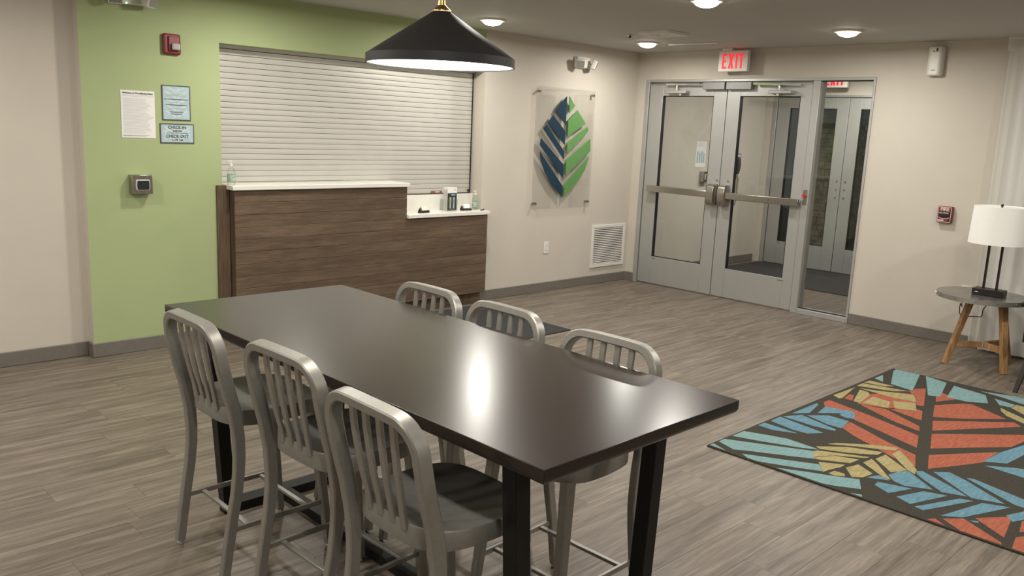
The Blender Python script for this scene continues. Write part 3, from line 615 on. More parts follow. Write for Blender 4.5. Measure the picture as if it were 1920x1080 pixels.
B(sx1+.0065, -2.2205, SY-.004, SY+.02, 1.004, 2.108).build('guide_rail', M['shuttrack'], rs)
MB().prism([(sx0, SY-.012, 2.089), (sx0, SY-.04, 2.1095), (sx0, SY+.03, 2.1095), (sx0, SY+.03, 2.089)], (1, 0, 0), sx1-sx0).build('hood', M['shuttrack'], rs)
# ---- small things on the counter
def sanitizer(x, y, z, label):
    t = thing('sanitizer_bottle', label, 'bottle', (x, y, z), group='hand sanitizer bottles')
    MB().lathe((x, y, z), [(.0001, .0005), (.026, .0005), (.029, .006), (.029, .095), (.026, .112), (.012, .126), (.012, .136), (.0001, .136)], 24).build('bottle_body', M['clearplastic'], t, smooth=True)
    MB().lathe((x, y, z), [(.0294, .028), (.0297, .028), (.0297, .078), (.0294, .078)], 24, closed=True).build('printed_label', plain('green_label', (.34, .46, .36), .5, var=.45, scale=45), t, smooth=True)
    MB().lathe((x, y, z), [(.0001, .136), (.013, .136), (.013, .150), (.005, .152), (.005, .168), (.0001, .168)], 18).build('pump_collar', M['white'], t, smooth=True)
    MB().bar((x+.006, y, z+.171), (x-.030, y-.006, z+.168), .012, .008, w2=.007, d2=.006).build('pump_spout', M['white'], t, bevel=.001)
sanitizer(-4.672, -.045, 1.1305, 'clear pump bottle of sanitizer on the raised worktop by the green wall')
sanitizer(-2.275, .02, .8635, 'clear pump bottle of sanitizer on the lowered worktop beside brochures')
def card_holder(x, y, z, rz, label, col):
    t = thing('card_holder', label, 'card holder', (x, y, z), rz, group='card holders on the counter')
    MB().prism([(-.05, -.025, 0), (-.05, .0, .042), (-.05, .025, 0)], (1, 0, 0), .012).build('end_prism', M['bronze'], t, world=False)
    MB().prism([(-.034, -.022, 0), (-.034, -.016, .020), (-.034, .022, .014), (-.034, .026, 0)], (1, 0, 0), .088).build('tray', M['bronze'], t, world=False, bevel=.001)
    for j in range(4):
        MB().obox((.010, .0+j*.004, .033), ((1, 0, 0), (0, .35, 1), (0, 1, -.35)), (.034, .024, .0008)).build('card', M['paper'] if not col else col, t, world=False)
card_holder(-2.905, -.02, .8635, .1, 'dark card holder with cream cards, standing alone on the lowered worktop', plain('cream_card', (.80, .76, .58), .8, var=.02))
card_holder(-2.405, .0, .8635, -.12, 'dark card holder with white cards between brochures and pump bottle', None)
bh = thing('brochure_holder', 'clear holder of tall brochures with dark photo front on the lowered worktop', 'brochure holder', (-2.56, .03, .8635))
x0, x1, yb = -2.625, -2.505, .03
B(x0, x1, yb-.03, yb-.028, .8645, .965).build('front_panel', M['clearplastic'], bh)
B(x0, x1, yb+.05, yb+.052, .8645, 1.02).build('back_panel', M['clearplastic'], bh)
B(x0-.0025, x0-.0005, yb-.03, yb+.052, .8645, .965).build('side_panel', M['clearplastic'], bh)
B(x1+.0005, x1+.0025, yb-.03, yb+.052, .8645, .965).build('side_panel', M['clearplastic'], bh)
darkpic = plain('dark_photo_print', (.02, .035, .045), .4, var=.6, scale=40)
for j in range(5):
    br = B(x0+.006, x1-.006, yb-.024+j*.013, yb-.020+j*.013, .865, 1.072).build('brochure', M['paper'], bh)
    if j == 0:
        B(x0+.0065, x1-.0065, yb-.0247, yb-.0242, .867, 1.022).build('photo_print', darkpic, br)
        for q, (xx, cc) in enumerate(((-2.585, (.45, .42, .22)), (-2.545, (.30, .40, .45)))):
            B(xx-.011, xx+.011, yb-.0252, yb-.0248, .935, .985).build('photo_figure', plain('photo_shirt_%d' % q, cc, .5), br)
            B(xx-.008, xx+.008, yb-.0252, yb-.0248, .885, .934).build('photo_figure', plain('photo_trousers_%d' % q, (.55, .55, .52), .5), br)
        B(-2.575, -2.53, yb-.0252, yb-.0248, 1.003, 1.010).build('title_print', M['paper'], br)
        MB().cyl((-2.535, yb-.0247, 1.052), (-2.535, yb-.0242, 1.052), .005, n=10).build('crest_print', M['logoblue'], br)
pn = thing('pen', 'small black pen lying at the end of the lowered worktop', 'pen', (-2.245, -.06, .8635))
MB().cyl((-2.285, -.07, .869), (-2.225, -.05, .869), .005, n=10).build('barrel', M['black'], pn, smooth=True)
MB().bar((-2.245, -.0567, .8755), (-2.226, -.0505, .8755), .003, .002).build('clip', M['steel'], pn)
# ================================================================== things on the back wall
def lines(parent, y, x0, x1, z0, z1, n, mat, rnd, h=.0016):
    for i in range(n):
        z = z1 - (z1-z0)*i/(n-1)
        B(x0, x0+(x1-x0)*rnd.uniform(.72, 1.0), y-.0004, y-.0001, z-h/2, z+h/2).build('print_line', mat, parent)
rl = random.Random(2)
no = thing('notice_sheet', 'large white printed notice sheet with dense text on the green wall', 'notice', (-5.287, -.003, 1.448))
B(-5.396, -5.178, -.0025, -.0008, 1.448, 1.752).build('sheet', M['paper'], no)
text('title_lettering', 'Welcome to WoodSpring Suites', .0155, M['ink'], no, (-5.287, -.0032, 1.735), ROT_BACK, .95)
lines(no, -.0026, -5.388, -5.186, 1.722, 1.715, 2, M['inkgrey'], rl)
lines(no, -.0026, -5.384, -5.190, 1.700, 1.478, 30, M['inkgrey'], rl)
lines(no, -.0026, -5.388, -5.220, 1.464, 1.459, 2, M['ink'], rl)
def blue_sign(name, label, x0, x1, z0, z1):
    t = thing(name, label, 'sign', ((x0+x1)/2, -.003, z0), group='blue framed wall signs')
    B(x0, x1, -.0045, -.0008, z0, z1).build('frame', M['ink'], t)
    B(x0+.0075, x1-.0075, -.0052, -.0046, z0+.0075, z1-.0075).build('print', M['blueprint'], t)
    cx, cz = (x0+x1)/2, (z0+z1)/2; hw, hh = (x1-x0)/2-.0085, (z1-z0)/2-.0085
    for sx in (-1, 1):
        for k in range(5):
            a = -.85+k*.4
            zc = cz + hh*a
            P = [(cx+sx*.004, zc-.008), (cx+sx*hw*.8, zc+hw*.35), (cx+sx*hw*.8, zc+hw*.35+.012), (cx+sx*.004, zc+.006)]
            P = [(x, -.0053, min(max(z, cz-hh), cz+hh)) for x, z in P]
            if len({round(p[2], 4) for p in P}) > 2: MB().prism(P, (0, -1, 0), .0002).build('leaf_motif', M['blueprint2'], t)
    return t
b1 = blue_sign('policy_sign', 'upright pale blue framed sign above the check-in sign', -5.131, -4.937, 1.569, 1.801)
for i, (z, wd, m) in enumerate([(1.742, .10, 'inkgrey'), (1.733, .13, 'inkgrey'), (1.709, .165, 'ink'), (1.688, .08, 'inkgrey'), (1.672, .145, 'ink'), (1.648, .10, 'inkgrey'), (1.625, .09, 'ink'), (1.612, .08, 'ink')]):
    B(-5.034-wd/2, -5.034+wd/2, -.0062, -.0056, z-.0022, z+.0022).build('print_line', M[m], b1)
b2 = blue_sign('hours_sign', 'wide pale blue sign reading CHECK-IN 3:00 PM CHECK-OUT 11:00 AM', -5.15, -4.917, 1.416, 1.548)
text('lettering', 'CHECK-IN', .027, M['ink'], b2, (-5.034, -.006, 1.523), ROT_BACK, 1.0)
text('lettering', '3:00 PM', .017, M['ink'], b2, (-5.034, -.006, 1.499), ROT_BACK, 1.1)
text('lettering', 'CHECK-OUT', .027, M['ink'], b2, (-5.034, -.006, 1.463), ROT_BACK, 1.0)
text('lettering', '11:00 AM', .017, M['ink'], b2, (-5.034, -.006, 1.439), ROT_BACK, 1.1)
B(-5.105, -4.96, -.0062, -.0056, 1.4835, 1.4865).build('print_line', M['ink'], b2)
def reader(x, y, z, label, ax):
    t = thing('card_reader', label, 'card reader', (x, y, z), group='wall card readers')
    MB().box(x-.0665, x+.0665, y-.062, y-.0006, z, z+.126).build('steel_box', M['steel'], t, bevel=.003)
    prof = [(x-.042, z+.025), (x+.042, z+.025), (x+.046, z+.06), (x+.042, z+.095), (x-.042, z+.095), (x-.046, z+.06)]
    b_ = MB().prism([(p[0], y-.0622, p[1]) for p in prof], (0, -1, 0), .012).build('reader_bezel', M['white'], t, bevel=.003)
    MB().prism([(x+(p[0]-x)*.88, y-.0746, z+.06+(p[1]-z-.06)*.86) for p in prof], (0, -1, 0), .004).build('reader_window', M['black'], b_, bevel=.002)
    for sx in (-1, 1):
        for zz in (.012, .110): MB().cyl((x+sx*.03, y-.0645, z+zz), (x+sx*.03, y-.0622, z+zz), .005, n=8).build('screw', M['chrome'], t)
reader(-5.30, 0, 1.082, 'square steel card reader box on the green wall below the notices', 0)
reader(1.40, 0, 1.075, 'square steel card reader box on the vestibule wall seen through the glass', 0)
vn = thing('vestibule_notice', 'white printed notice on the vestibule wall above the card reader', 'notice', (1.32, -.002, 1.25))
B(1.215, 1.430, -.0025, -.0008, 1.25, 1.555).build('sheet', M['paper'], vn)
lines(vn, -.0026, 1.225, 1.40, 1.535, 1.50, 4, M['inkgrey'], rl, .003)
for i in range(4): B(1.235+i*.045, 1.268+i*.045, -.0030, -.0027, 1.30, 1.44-.02*(i % 2)).build('print_block', M['blueprint'], vn)
vs_ = thing('vestibule_sign', 'small blue sign on the vestibule wall far behind the glass', 'sign', (2.16, -.002, 1.27))
B(2.08, 2.24, -.004, -.0008, 1.27, 1.42).build('frame', M['ink'], vs_)
B(2.088, 2.232, -.005, -.0041, 1.278, 1.412).build('print', M['blueprint'], vs_)
# horn strobe
sb = thing('fire_strobe', 'red fire alarm strobe with clear lens high on the green wall', 'alarm', (-5.06, 0, 2.0))
MB().prism([(-5.119, -.0006, 2.0), (-4.999, -.0006, 2.0), (-4.999, -.0006, 2.134), (-5.119, -.0006, 2.134)], (0, -1, 0), .03).build('housing', M['red'], sb, bevel=.014, seg=4)
MB().prism([(-5.088, -.0305, 2.02), (-5.012, -.0305, 2.02), (-5.012, -.0305, 2.118), (-5.088, -.0305, 2.118)], (0, -1, 0), .012).build('faceplate', M['red'], sb, bevel=.005)
B(-5.072, -5.018, -.066, -.0427, 2.030, 2.072).build('strobe_lens', M['lens'], sb, bevel=.008)
for i in range(4): B(-5.108, -5.104, -.0318, -.0308, 2.045+i*.014, 2.052+i*.014).build('sound_slot', M['ink'], sb)
# emergency lights
def emergency(x, z, label, led):
    t = thing('emergency_light', label, 'emergency light', (x, 0, z), group='twin head emergency lights')
    b_ = B(x-.095, x+.095, -.055, -.0006, z, z+.105).build('housing', M['white'], t, bevel=.008)
    for s in (-1, 1):
        c = Vector((x+s*.105, -.098, z+.034)); ax = ((1, -s*.75, .0), (s*.35, .5, 1.0), (s*.75, 1, -.45))
        f = Vector((s*.55, -.75, -.35)).normalized(); sd = f.cross(Vector((0, 0, 1))).normalized(); u_ = sd.cross(f)
        hd = MB().obox(c, (sd, u_, f), (.050, .046, .024)).build('lamp_head', M['white'], t, bevel=.012, seg=3)
        MB().obox(c + f*.0255, (sd, u_, f), (.038, .035, .001)).build('lens', plain('lamp_lens', (.30, .29, .27), .25, var=.4, scale=120), hd)
        MB().cyl((x+s*.07, -.050, z+.03), tuple(c), .012, n=12).build('swivel', M['white'], t)
    if led: MB().cyl((x-.03, -.060, z+.004), (x-.03, -.0545, z+.004), .005, n=10).build('charge_led', M['greenled'], t)
emergency(-.955, 2.235, 'white twin head emergency light on the beige wall above the leaf emblem', False)
emergency(-5.325, 2.285, 'white twin head emergency light on the green wall with glowing green dot', True)
# leaf emblem panel
lp = thing('emblem_panel', 'clear acrylic wall panel with blue and green leaf emblem', 'wall sign', (-1.15, 0, .84))
B(-1.588, -.722, -.038, -.030, .842, 2.022).build('acrylic_sheet', M['acrylic'], lp, bevel=.002)
for (x, z) in ((-1.545, 1.975), (-.765, 1.975), (-1.545, .90), (-.765, .90)):
    MB().cyl((x, -.0006, z), (x, -.0295, z), .012, n=16).build('standoff', M['steel'], lp, smooth=True)
    MB().cyl((x, -.0385, z), (x, -.050, z), .013, n=16).build('standoff_cap', M['steel'], lp, smooth=True)
for c, pts in LOGO:
    MB().prism([(x, -.0385, z) for x, z in pts], (0, -1, 0), .008).build('leaf_segment', M['logoblue' if c == 'B' else 'logogreen'], lp)
# outlet + vent
def outlet_back(x0, x1, z0, z1, label):
    t = thing('power_outlet', label, 'outlet', ((x0+x1)/2, 0, z0), group='wall outlets')
    B(x0, x1, -.006, -.0006, z0, z1).build('cover_plate', M['white'], t, bevel=.002)
    for zz in (z0+.03, z1-.03-.022):
        s_ = B((x0+x1)/2-.017, (x0+x1)/2+.017, -.0078, -.0061, zz, zz+.026).build('socket', M['white'], t, bevel=.001)
        for dx in (-.007, .007): B((x0+x1)/2+dx-.0012, (x0+x1)/2+dx+.0012, -.0083, -.0079, zz+.010, zz+.019).build('slot', M['ink'], s_)
outlet_back(-1.352, -1.277, .388, .507, 'white double outlet on the beige wall below the leaf emblem')
vg = thing('air_grille', 'white louvred return air grille low on the wall beside the doors', 'vent', (-.34, 0, .18))
x0, x1, z0, z1 = -.622, -.062, .18, .638
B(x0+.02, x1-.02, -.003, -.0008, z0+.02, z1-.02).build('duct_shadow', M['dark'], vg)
B(x0, x1, -.016, -.0006, z0, z0+.034).build('frame_bar', M['white'], vg, bevel=.003)
B(x0, x1, -.016, -.0006, z1-.034, z1).build('frame_bar', M['white'], vg, bevel=.003)
B(x0, x0+.034, -.016, -.0006, z0+.0342, z1-.0342).build('frame_bar', M['white'], vg, bevel=.003)
B(x1-.034, x1, -.016, -.0006, z0+.0342, z1-.0342).build('frame_bar', M['white'], vg, bevel=.003)
nl = 20
lz = (z1-z0-.068)/nl
sl = None
for i in range(nl):
    zc = z0+.034+lz*(i+.5)
    if sl is None:
        sl = MB().obox(((x0+x1)/2, -.0085, zc), ((1, 0, 0), (0, -.8, -.6), (0, .6, -.8)), ((x1-x0)/2-.035, .0075, .0012)).build('louvre', M['white'], vg); zf = zc
    else:
        c = sl.copy(); COL.objects.link(c); c.location.z = sl.location.z + zc - zf
# ================================================================== things on the entrance wall
def exit_sign(X, y0, y1, z0, z1, label):
    t = thing('exit_sign', label, 'exit sign', (X, (y0+y1)/2, z0), group='lit exit signs')
    B(X, X+.045, y0, y1, z0, z1).build('housing', M['white'], t, bevel=.004)
    yc = (y0+y1)/2
    B(X+.002, X+.043, yc+.02, yc+.13, z1+.0005, H-.0005).build('canopy', M['white'], t, bevel=.003)
    # letters E X I T cut as solid strokes, reading towards -Y
    hh, sw = .142, .022; zb = (z0+z1)/2 - hh/2
    def P2(y, z): return (X-.0012, yc + .118 - y, zb + z)
    lw = .050
    def stroke(pts, nm): MB().prism([P2(*p) for p in pts], (1, 0, 0), .0010).build(nm, M['exitred'], t)
    stroke([(0, 0), (lw, 0), (lw, sw*.95), (sw, sw*.95), (sw, hh/2-sw*.45), (lw*.9, hh/2-sw*.45), (lw*.9, hh/2+sw*.45), (sw, hh/2+sw*.45), (sw, hh-sw*.95), (lw, hh-sw*.95), (lw, hh), (0, hh)], 'letter_e')
    o_ = .066; xw = .062
    stroke([(o_, 0), (o_+sw*1.15, 0), (o_+xw/2, hh/2-sw*1.15), (o_+xw-sw*1.15, 0), (o_+xw, 0), (o_+xw/2+sw*.62, hh/2), (o_+xw, hh), (o_+xw-sw*1.15, hh), (o_+xw/2, hh/2+sw*1.15), (o_+sw*1.15, hh), (o_, hh), (o_+xw/2-sw*.62, hh/2)], 'letter_x')
    stroke([(.146, 0), (.146+sw, 0), (.146+sw, hh), (.146, hh)], 'letter_i')
    o_ = .180
    stroke([(o_+.028-sw/2, 0), (o_+.028+sw/2, 0), (o_+.028+sw/2, hh-sw*.95), (o_+.056, hh-sw*.95), (o_+.056, hh), (o_, hh), (o_, hh-sw*.95), (o_+.028-sw/2, hh-sw*.95)], 'letter_t')
    B(X+.012, X+.030, yc-.12, yc-.0, z1+.0003, z1+.0015).build('lamp_slot', M['exitred'], t)
    return t
exit_sign(-.125, -1.385, -1.065, 2.243, 2.438, 'white exit sign with glowing red letters hanging above the inner doors')
exit_sign(2.55, -1.145, -.83, 2.262, 2.452, 'exit sign with red letters inside the vestibule, seen through the sidelight')
ad = thing('air_freshener', 'white wall air freshener dispenser near the ceiling by the curtain', 'dispenser', (0, -3.065, 2.185))
MB().prism([(-.0006, -3.12), (-.05, -3.122), (-.072, -3.105), (-.076, -3.065), (-.072, -3.02), (-.05, -3.004), (-.0006, -3.008)] and [(-.0006, -3.122, 2.185), (-.055, -3.122, 2.185), (-.075, -3.105, 2.185), (-.075, -3.022, 2.185), (-.055, -3.004, 2.185), (-.0006, -3.004, 2.185)], (0, 0, 1), .232).build('case', M['white'], ad, bevel=.012, seg=3)
B(-.0775, -.0755, -3.085, -3.071, 2.375, 2.402).build('spray_slot', M['ink'], ad)
B(-.0775, -.0755, -3.058, -3.048, 2.372, 2.380).build('indicator', M['ink'], ad)
B(-.0770, -.0755, -3.08, -3.045, 2.222, 2.232).build('badge', M['inkgrey'], ad)
pull = thing('fire_pull_station', 'red FIRE pull station on the beige wall beside the table lamp', 'fire alarm', (0, -3.292, 1.0))
y0, y1, z0, z1 = -3.350, -3.236, 1.0, 1.135
B(-.045, -.0006, y0, y1, z0, z1).build('housing', M['red'], pull, bevel=.005)
for a in ((y0+.005, y1-.005, z0+.005, z0+.008), (y0+.005, y1-.005, z1-.008, z1-.005), (y0+.005, y0+.008, z0+.009, z1-.009), (y1-.008, y1-.005, z0+.009, z1-.009)):
    B(-.0462, -.0452, *a).build('white_border', M['white'], pull)
text('lettering', 'FIRE', .036, M['white'], pull, (-.0458, -3.293, 1.110), ROT_DOOR, 1.05)
hb = B(-.058, -.0452, -3.333, -3.253, 1.050, 1.090).build('pull_bar', M['black'], pull, bevel=.003)
text('lettering', 'PULL DOWN', .013, M['white'], hb, (-.0588, -3.293, 1.081), ROT_DOOR, .95)
MB().prism([(-.0458, -3.293+.042*math.cos(t_), 1.047-.016*math.sin(t_)) for t_ in [i*PI/10 for i in range(11)]] , (-1, 0, 0), .0006).build('white_arc', M['white'], pull)
MB().prism([(-.0466, -3.293+.036*math.cos(t_), 1.0465-.011*math.sin(t_)) for t_ in [i*PI/10 for i in range(11)]] , (-1, 0, 0), .0006).build('red_arc', M['red'], pull)
B(-.0462, -.0454, -3.292, -3.245, 1.015, 1.024).build('print_line', M['white'], pull)
MB().cyl((-.0475, -3.332, 1.022), (-.0452, -3.332, 1.022), .009, n=14).build('key_lock', M['black'], pull)
ow = thing('power_outlet', 'white outlet plate on the wall behind the side table', 'outlet', (0, -3.53, .40), group='wall outlets')
B(-.006, -.0006, -3.568, -3.49, .38, .505).build('cover_plate', M['white'], ow, bevel=.002)
for zz in (.41, .455): B(-.0078, -.0061, -3.546, -3.512, zz, zz+.026).build('socket', M['white'], ow, bevel=.001)
# ceiling fittings
df_ = thing('ceiling_diffuser', 'square white air diffuser in the ceiling above the leaf emblem corner', 'vent', (-1.43, -1.335, H))
for k, r in enumerate((.155, .118, .082)):
    zb = H-.022+.005*k
    MB().add([(-1.43+sx*rr_, -1.335+sy*rr_, z) for rr_, z in ((r, zb+.012 if k else H-.0006), (r, zb), (r-.022, zb), (r-.032, zb+.014)) for sx, sy in ((-1,-1),(1,-1),(1,1),(-1,1))],
             [(q*4+i, q*4+(i+1) % 4, ((q+1) % 4)*4+(i+1) % 4, ((q+1) % 4)*4+i) for q in range(4) for i in range(4)]).build('cone_ring', M['white'], df_)
B(-1.47, -1.39, -1.375, -1.295, H-.012, H-.008).build('centre_plate', M['white'], df_)
B(-1.575, -1.285, -1.48, -1.19, H-.003, H-.0006).build('throat', M['dark'], df_)
sk = thing('sprinkler', 'small dark round sprinkler head in the ceiling beside the air diffuser', 'sprinkler', (-1.40, -.965, H))
MB().lathe((-1.40, -.965, H), [(.0001, -.0006), (.038, -.0006), (.036, -.006), (.0001, -.009)], 24).build('escutcheon', M['steel'], sk, smooth=True)
MB().cyl((-1.40, -.965, H-.0095), (-1.40, -.965, H-.024), .009, n=12).build('head', M['bronze'], sk)
cs = B(-.66, -.625, -1.37, -.84, H-.012, H-.0006).build('trim_3', M['white'], bevel=.003); st(cs, 'thin pale strip on the ceiling in front of the exit sign')
# ================================================================== floor coverings
mt2 = B(-4.25, -2.36, -1.31, -.16, 0, .009).build('door_mat', M['mat'], bevel=.003); prop(mt2, 'charcoal mat on the floor in front of the reception counter', 'mat')
RX0, RX1, RY0, RY1 = -3.712, -1.262, -6.54, -3.497
rug = thing('area_rug', 'charcoal area rug with coral, teal and mustard leaf pattern', 'rug', ((RX0+RX1)/2, (RY0+RY1)/2, 0))
B(RX0, RX1, RY0, RY1, 0, .009).build('rug_body', M['rugbase'], rug, bevel=.003)
def clip(poly, x0, x1, y0, y1):
    def cut(P, ins, inter):
        out = []
        for i in range(len(P)):
            a, b = P[i-1], P[i]
            if ins(b):
                if not ins(a): out.append(inter(a, b))
                out.append(b)
            elif ins(a): out.append(inter(a, b))
        return out
    for ax, v, sg in ((0, x0, 1), (0, x1, -1), (1, y0, 1), (1, y1, -1)):
        ins = lambda p: (p[ax]-v)*sg >= 0
        def inter(a, b):
            t_ = (v-a[ax])/(b[ax]-a[ax]); return (a[0]+(b[0]-a[0])*t_, a[1]+(b[1]-a[1])*t_)
        poly = cut(poly, ins, inter)
        if len(poly) < 3: return []
    return poly
LV = {'R': .0004, 'T': .0008, 'B': .0012, 'Y': .0016}
NM = {'R': 'coral_leaf_blade', 'T': 'teal_leaf_blade', 'B': 'blue_leaf_blade', 'Y': 'mustard_leaf_blade'}
extra = [(c, [(x, y-k*1.2) for x, y in p]) for k in (1, 2) for c, p in RUG]        # the pattern goes on beyond the view
extra = [(c, p) for c, p in extra if all(y < -4.40+(x+1.305)*.2657 for x, y in p)]
for c, p in RUG + extra:
    p = clip(p, RX0+.012, RX1-.012, RY0+.012, RY1-.012)
    if len(p) < 3: continue
    MB().prism([(x, y, .0088) for x, y in p], (0, 0, 1), .0002+LV[c]).build(NM[c], M['rug'+c], rug)
# ================================================================== counter-height table
TX0, TX1, TY0, TY1, TZ = -6.134, -5.310, -4.562, -2.461, .865
tb = thing('counter_table', 'long dark brown counter-height table with black steel legs', 'table', ((TX0+TX1)/2, (TY0+TY1)/2, 0))
prof = [(0, 0), (0, -.026), (-.003, -.034), (-.009, -.040), (-.018, -.043)]
mb = MB(); vs_ = []
for k, (inn, dz) in enumerate(prof):
    a = -inn
    for (x, y) in ((TX0+a, TY0+a), (TX1-a, TY0+a), (TX1-a, TY1-a), (TX0+a, TY1-a)): vs_.append((x, y, TZ+dz))
fs = [(k*4+i, k*4+(i+1) % 4, (k+1)*4+(i+1) % 4, (k+1)*4+i) for k in range(4) for i in range(4)] + [(0, 1, 2, 3), (16, 17, 18, 19)]
mb.add(vs_, fs); mb.build('tabletop', M['tabletop'], tb, bevel=.0018, seg=2)
LYF, LYN = -2.642, -4.362
lxl_t, lxl_b, lxr_t, lxr_b = -6.024, -5.972, -5.425, -5.468
for ly in (LYF, LYN):
    for xt, xb in ((lxl_t, lxl_b), (lxr_t, lxr_b)):
        MB().bar((xt, ly, TZ-.0435), (xb, ly, .0), .052, .052, up=(0, 1, 0)).build('leg', M['blacksteel'], tb, bevel=.003)
    B(lxl_b+.027, lxr_b-.027, ly-.037, ly+.037, .0, .04).build('floor_bar', M['blacksteel'], tb, bevel=.002)
    B(lxl_t+.03, lxr_t-.03, ly-.03, ly+.03, TZ-.060, TZ-.0435).build('top_plate', M['blacksteel'], tb)
B(-5.748, -5.700, LYN+.038, LYF-.038, .0, .04).build('stretcher', M['blacksteel'], tb, bevel=.002)
# ================================================================== stools
def make_stool():
    t = thing('counter_stool', 'x', 'stool', (0, 0, 0), group='brushed aluminium counter stools')
    rear = [(-.206, .186, .018), (-.190, .187, .13), (-.173, .188, .235), (-.158, .190, .32), (-.149, .191, .40), (-.147, .193, .46), (-.150, .195, .535), (-.157, .196, .585)]
    up = [(-.157, .196, .585), (-.166, .197, .64), (-.182, .197, .70), (-.198, .197, .77), (-.209, .197, .825)]
    # arch
    ctr_y, rad, ztop = .197-.085, .085, .918
    arch = []
    for i in range(0, 9):
        a = i/8*PI/2; arch.append((-.209-.014*math.sin(a), ctr_y+rad*math.cos(a), .833+rad*math.sin(a)))
    half = up + arch[1:]
    crown = [(-.224, y, ztop+.0015) for y in (.06, 0, -.06)]
    mir = [(x, -y, z) for x, y, z in reversed(half)]
    path = half + crown + mir
    wd = [.030]*len(path); dp = [.042]*len(path)
    MB().sweep(path, (1, 0, .16), wd, dp, .14).build('back_frame', M['stool'], t, smooth=True, world=False)
    def dens(P, n):
        out = []
        for i in range(len(P)-1):
            for k in range(n): out.append(tuple(Vector(P[i]).lerp(Vector(P[i+1]), k/n)))
        return out + [P[-1]]
    for s in (1, -1):
        p = [(x, y*s, z) for x, y, z in rear]
        n = len(p)
        lg = MB().sweep(p, (1, 0, .1), [.027+.003*i/n for i in range(n)], [.033+.009*i/n for i in range(n)], .14).build('leg', M['stool'], t, smooth=True, world=False)
        MB().lathe((-.207, .186*s, 0), [(.0001, 0), (.012, 0), (.0135, .004), (.0135, .012), (.010, .0178), (.0001, .0178)], 16).build('glide', M['chrome'], lg, smooth=True, world=False)
        a, b = Vector((.160, .160*s, .566)), Vector((.215, .188*s, .018))
        lg = MB().sweep([a.lerp(b, k/6) for k in range(7)], (1, 0, 0), [.040-.010*k/6 for k in range(7)], [.038-.010*k/6 for k in range(7)], .13).build('leg', M['stool'], t, smooth=True, world=False)
        MB().lathe((.2155, .188*s, 0), [(.0001, 0), (.012, 0), (.0135, .004), (.0135, .012), (.010, .0178), (.0001, .0178)], 16).build('glide', M['chrome'], lg, smooth=True, world=False)
        MB().bar((-.172, .187*s, .192), (.192, .181*s, .192), .011, .019).build('side_stretcher', M['stool'], t, world=False, bevel=.002)
    MB().bar((-.112, .180, .192), (-.112, -.180, .192), .017, .012).build('cross_stretcher', M['stool'], t, world=False, bevel=.002)
    MB().bar((.124, .176, .192), (.124, -.176, .192), .017, .012).build('cross_stretcher', M['stool'], t, world=False, bevel=.002)
    # slats
    for y in (-.090, -.031, .031, .090):
        yb = y*.86
        P = [(-.168, yb, .603), (-.176, yb, .65), (-.190, y*.93, .71), (-.204, y*.97, .78), (-.215, y, .85), (-.221, y, .908)]
        MB().sweep(P, (1, 0, .16), .024, .011, .2).build('slat', M['stool'], t, smooth=True, world=False)
    # seat: rounded square, dished, with an apron
    N = 56; hx0, hx1, hy = -.172, .202, .205
    def outline(k):
        a = 2*PI*k/N; c, s = math.cos(a), math.sin(a); e = 3.6
        r = 1/((abs(c)**e+abs(s)**e)**(1/e))
        cx, hx = (hx0+hx1)/2, (hx1-hx0)/2
        return cx + hx*r*c, hy*r*s*(1-.06*max(0, -c*r))
    rings = []
    cx = (hx0+hx1)/2
    def ztop_(x, y, f):
        edge = .612 + .010*max(0, (cx-x)/.187)**2 + .004*max(0, (x-cx)/.187)**2
        return edge - .017*(1-f**2.2)
    spec = [(.96, .558, None), (1.0, .562, None), (1.0, None, -.006), (.985, None, 0.0), (.955, None, -.001), (.85, None, 'd'), (.6, None, 'd'), (.3, None, 'd')]
    vs_ = []
    for f, z, d in spec:
        for k in range(N):
            x, y = outline(k); x = cx+(x-cx)*f; y = y*f
            zz_ = z if z is not None else (ztop_(x, y, 1)+d if d != 'd' else ztop_(x, y, f))
            vs_.append((x, y, zz_))
    fs = [(q*N+i, q*N+(i+1) % N, (q+1)*N+(i+1) % N, (q+1)*N+i) for q in range(len(spec)-1) for i in range(N)]
    vs_.append((cx, 0, ztop_(cx, 0, 0))); c0 = len(vs_)-1
    fs += [((len(spec)-1)*N+i, (len(spec)-1)*N+(i+1) % N, c0) for i in range(N)] + [tuple(reversed(range(N)))]
    MB().add(vs_, fs).build('seat', M['stoolseat_shaded'], t, smooth=True, world=False)
    return t
proto = make_stool()
spots = [(-6.030, -2.975, .0, 'aluminium stool nearest the green wall, on the table side by the viewer'),
         (-5.994, -3.525, .03, 'aluminium stool in the middle of the three with backs to the viewer'),
         (-6.055, -4.100, -.02, 'aluminium stool with its whole slatted back in front, at the near table end'),
         (-5.425, -2.985, PI, 'aluminium stool across the table, in front of the wooden counter'),
         (-5.425, -3.460, PI-.01, 'aluminium stool across the table, in the middle, in front of the charcoal mat'),
         (-5.455, -4.020, PI+.02, 'aluminium stool across the table, nearest the patterned rug')]
for i, (x, y, a, lab) in enumerate(spots):
    o = proto if i == 0 else copy_tree(proto)
    o.location = (x, y, 0); o.rotation_euler = (0, 0, a); o['label'] = lab
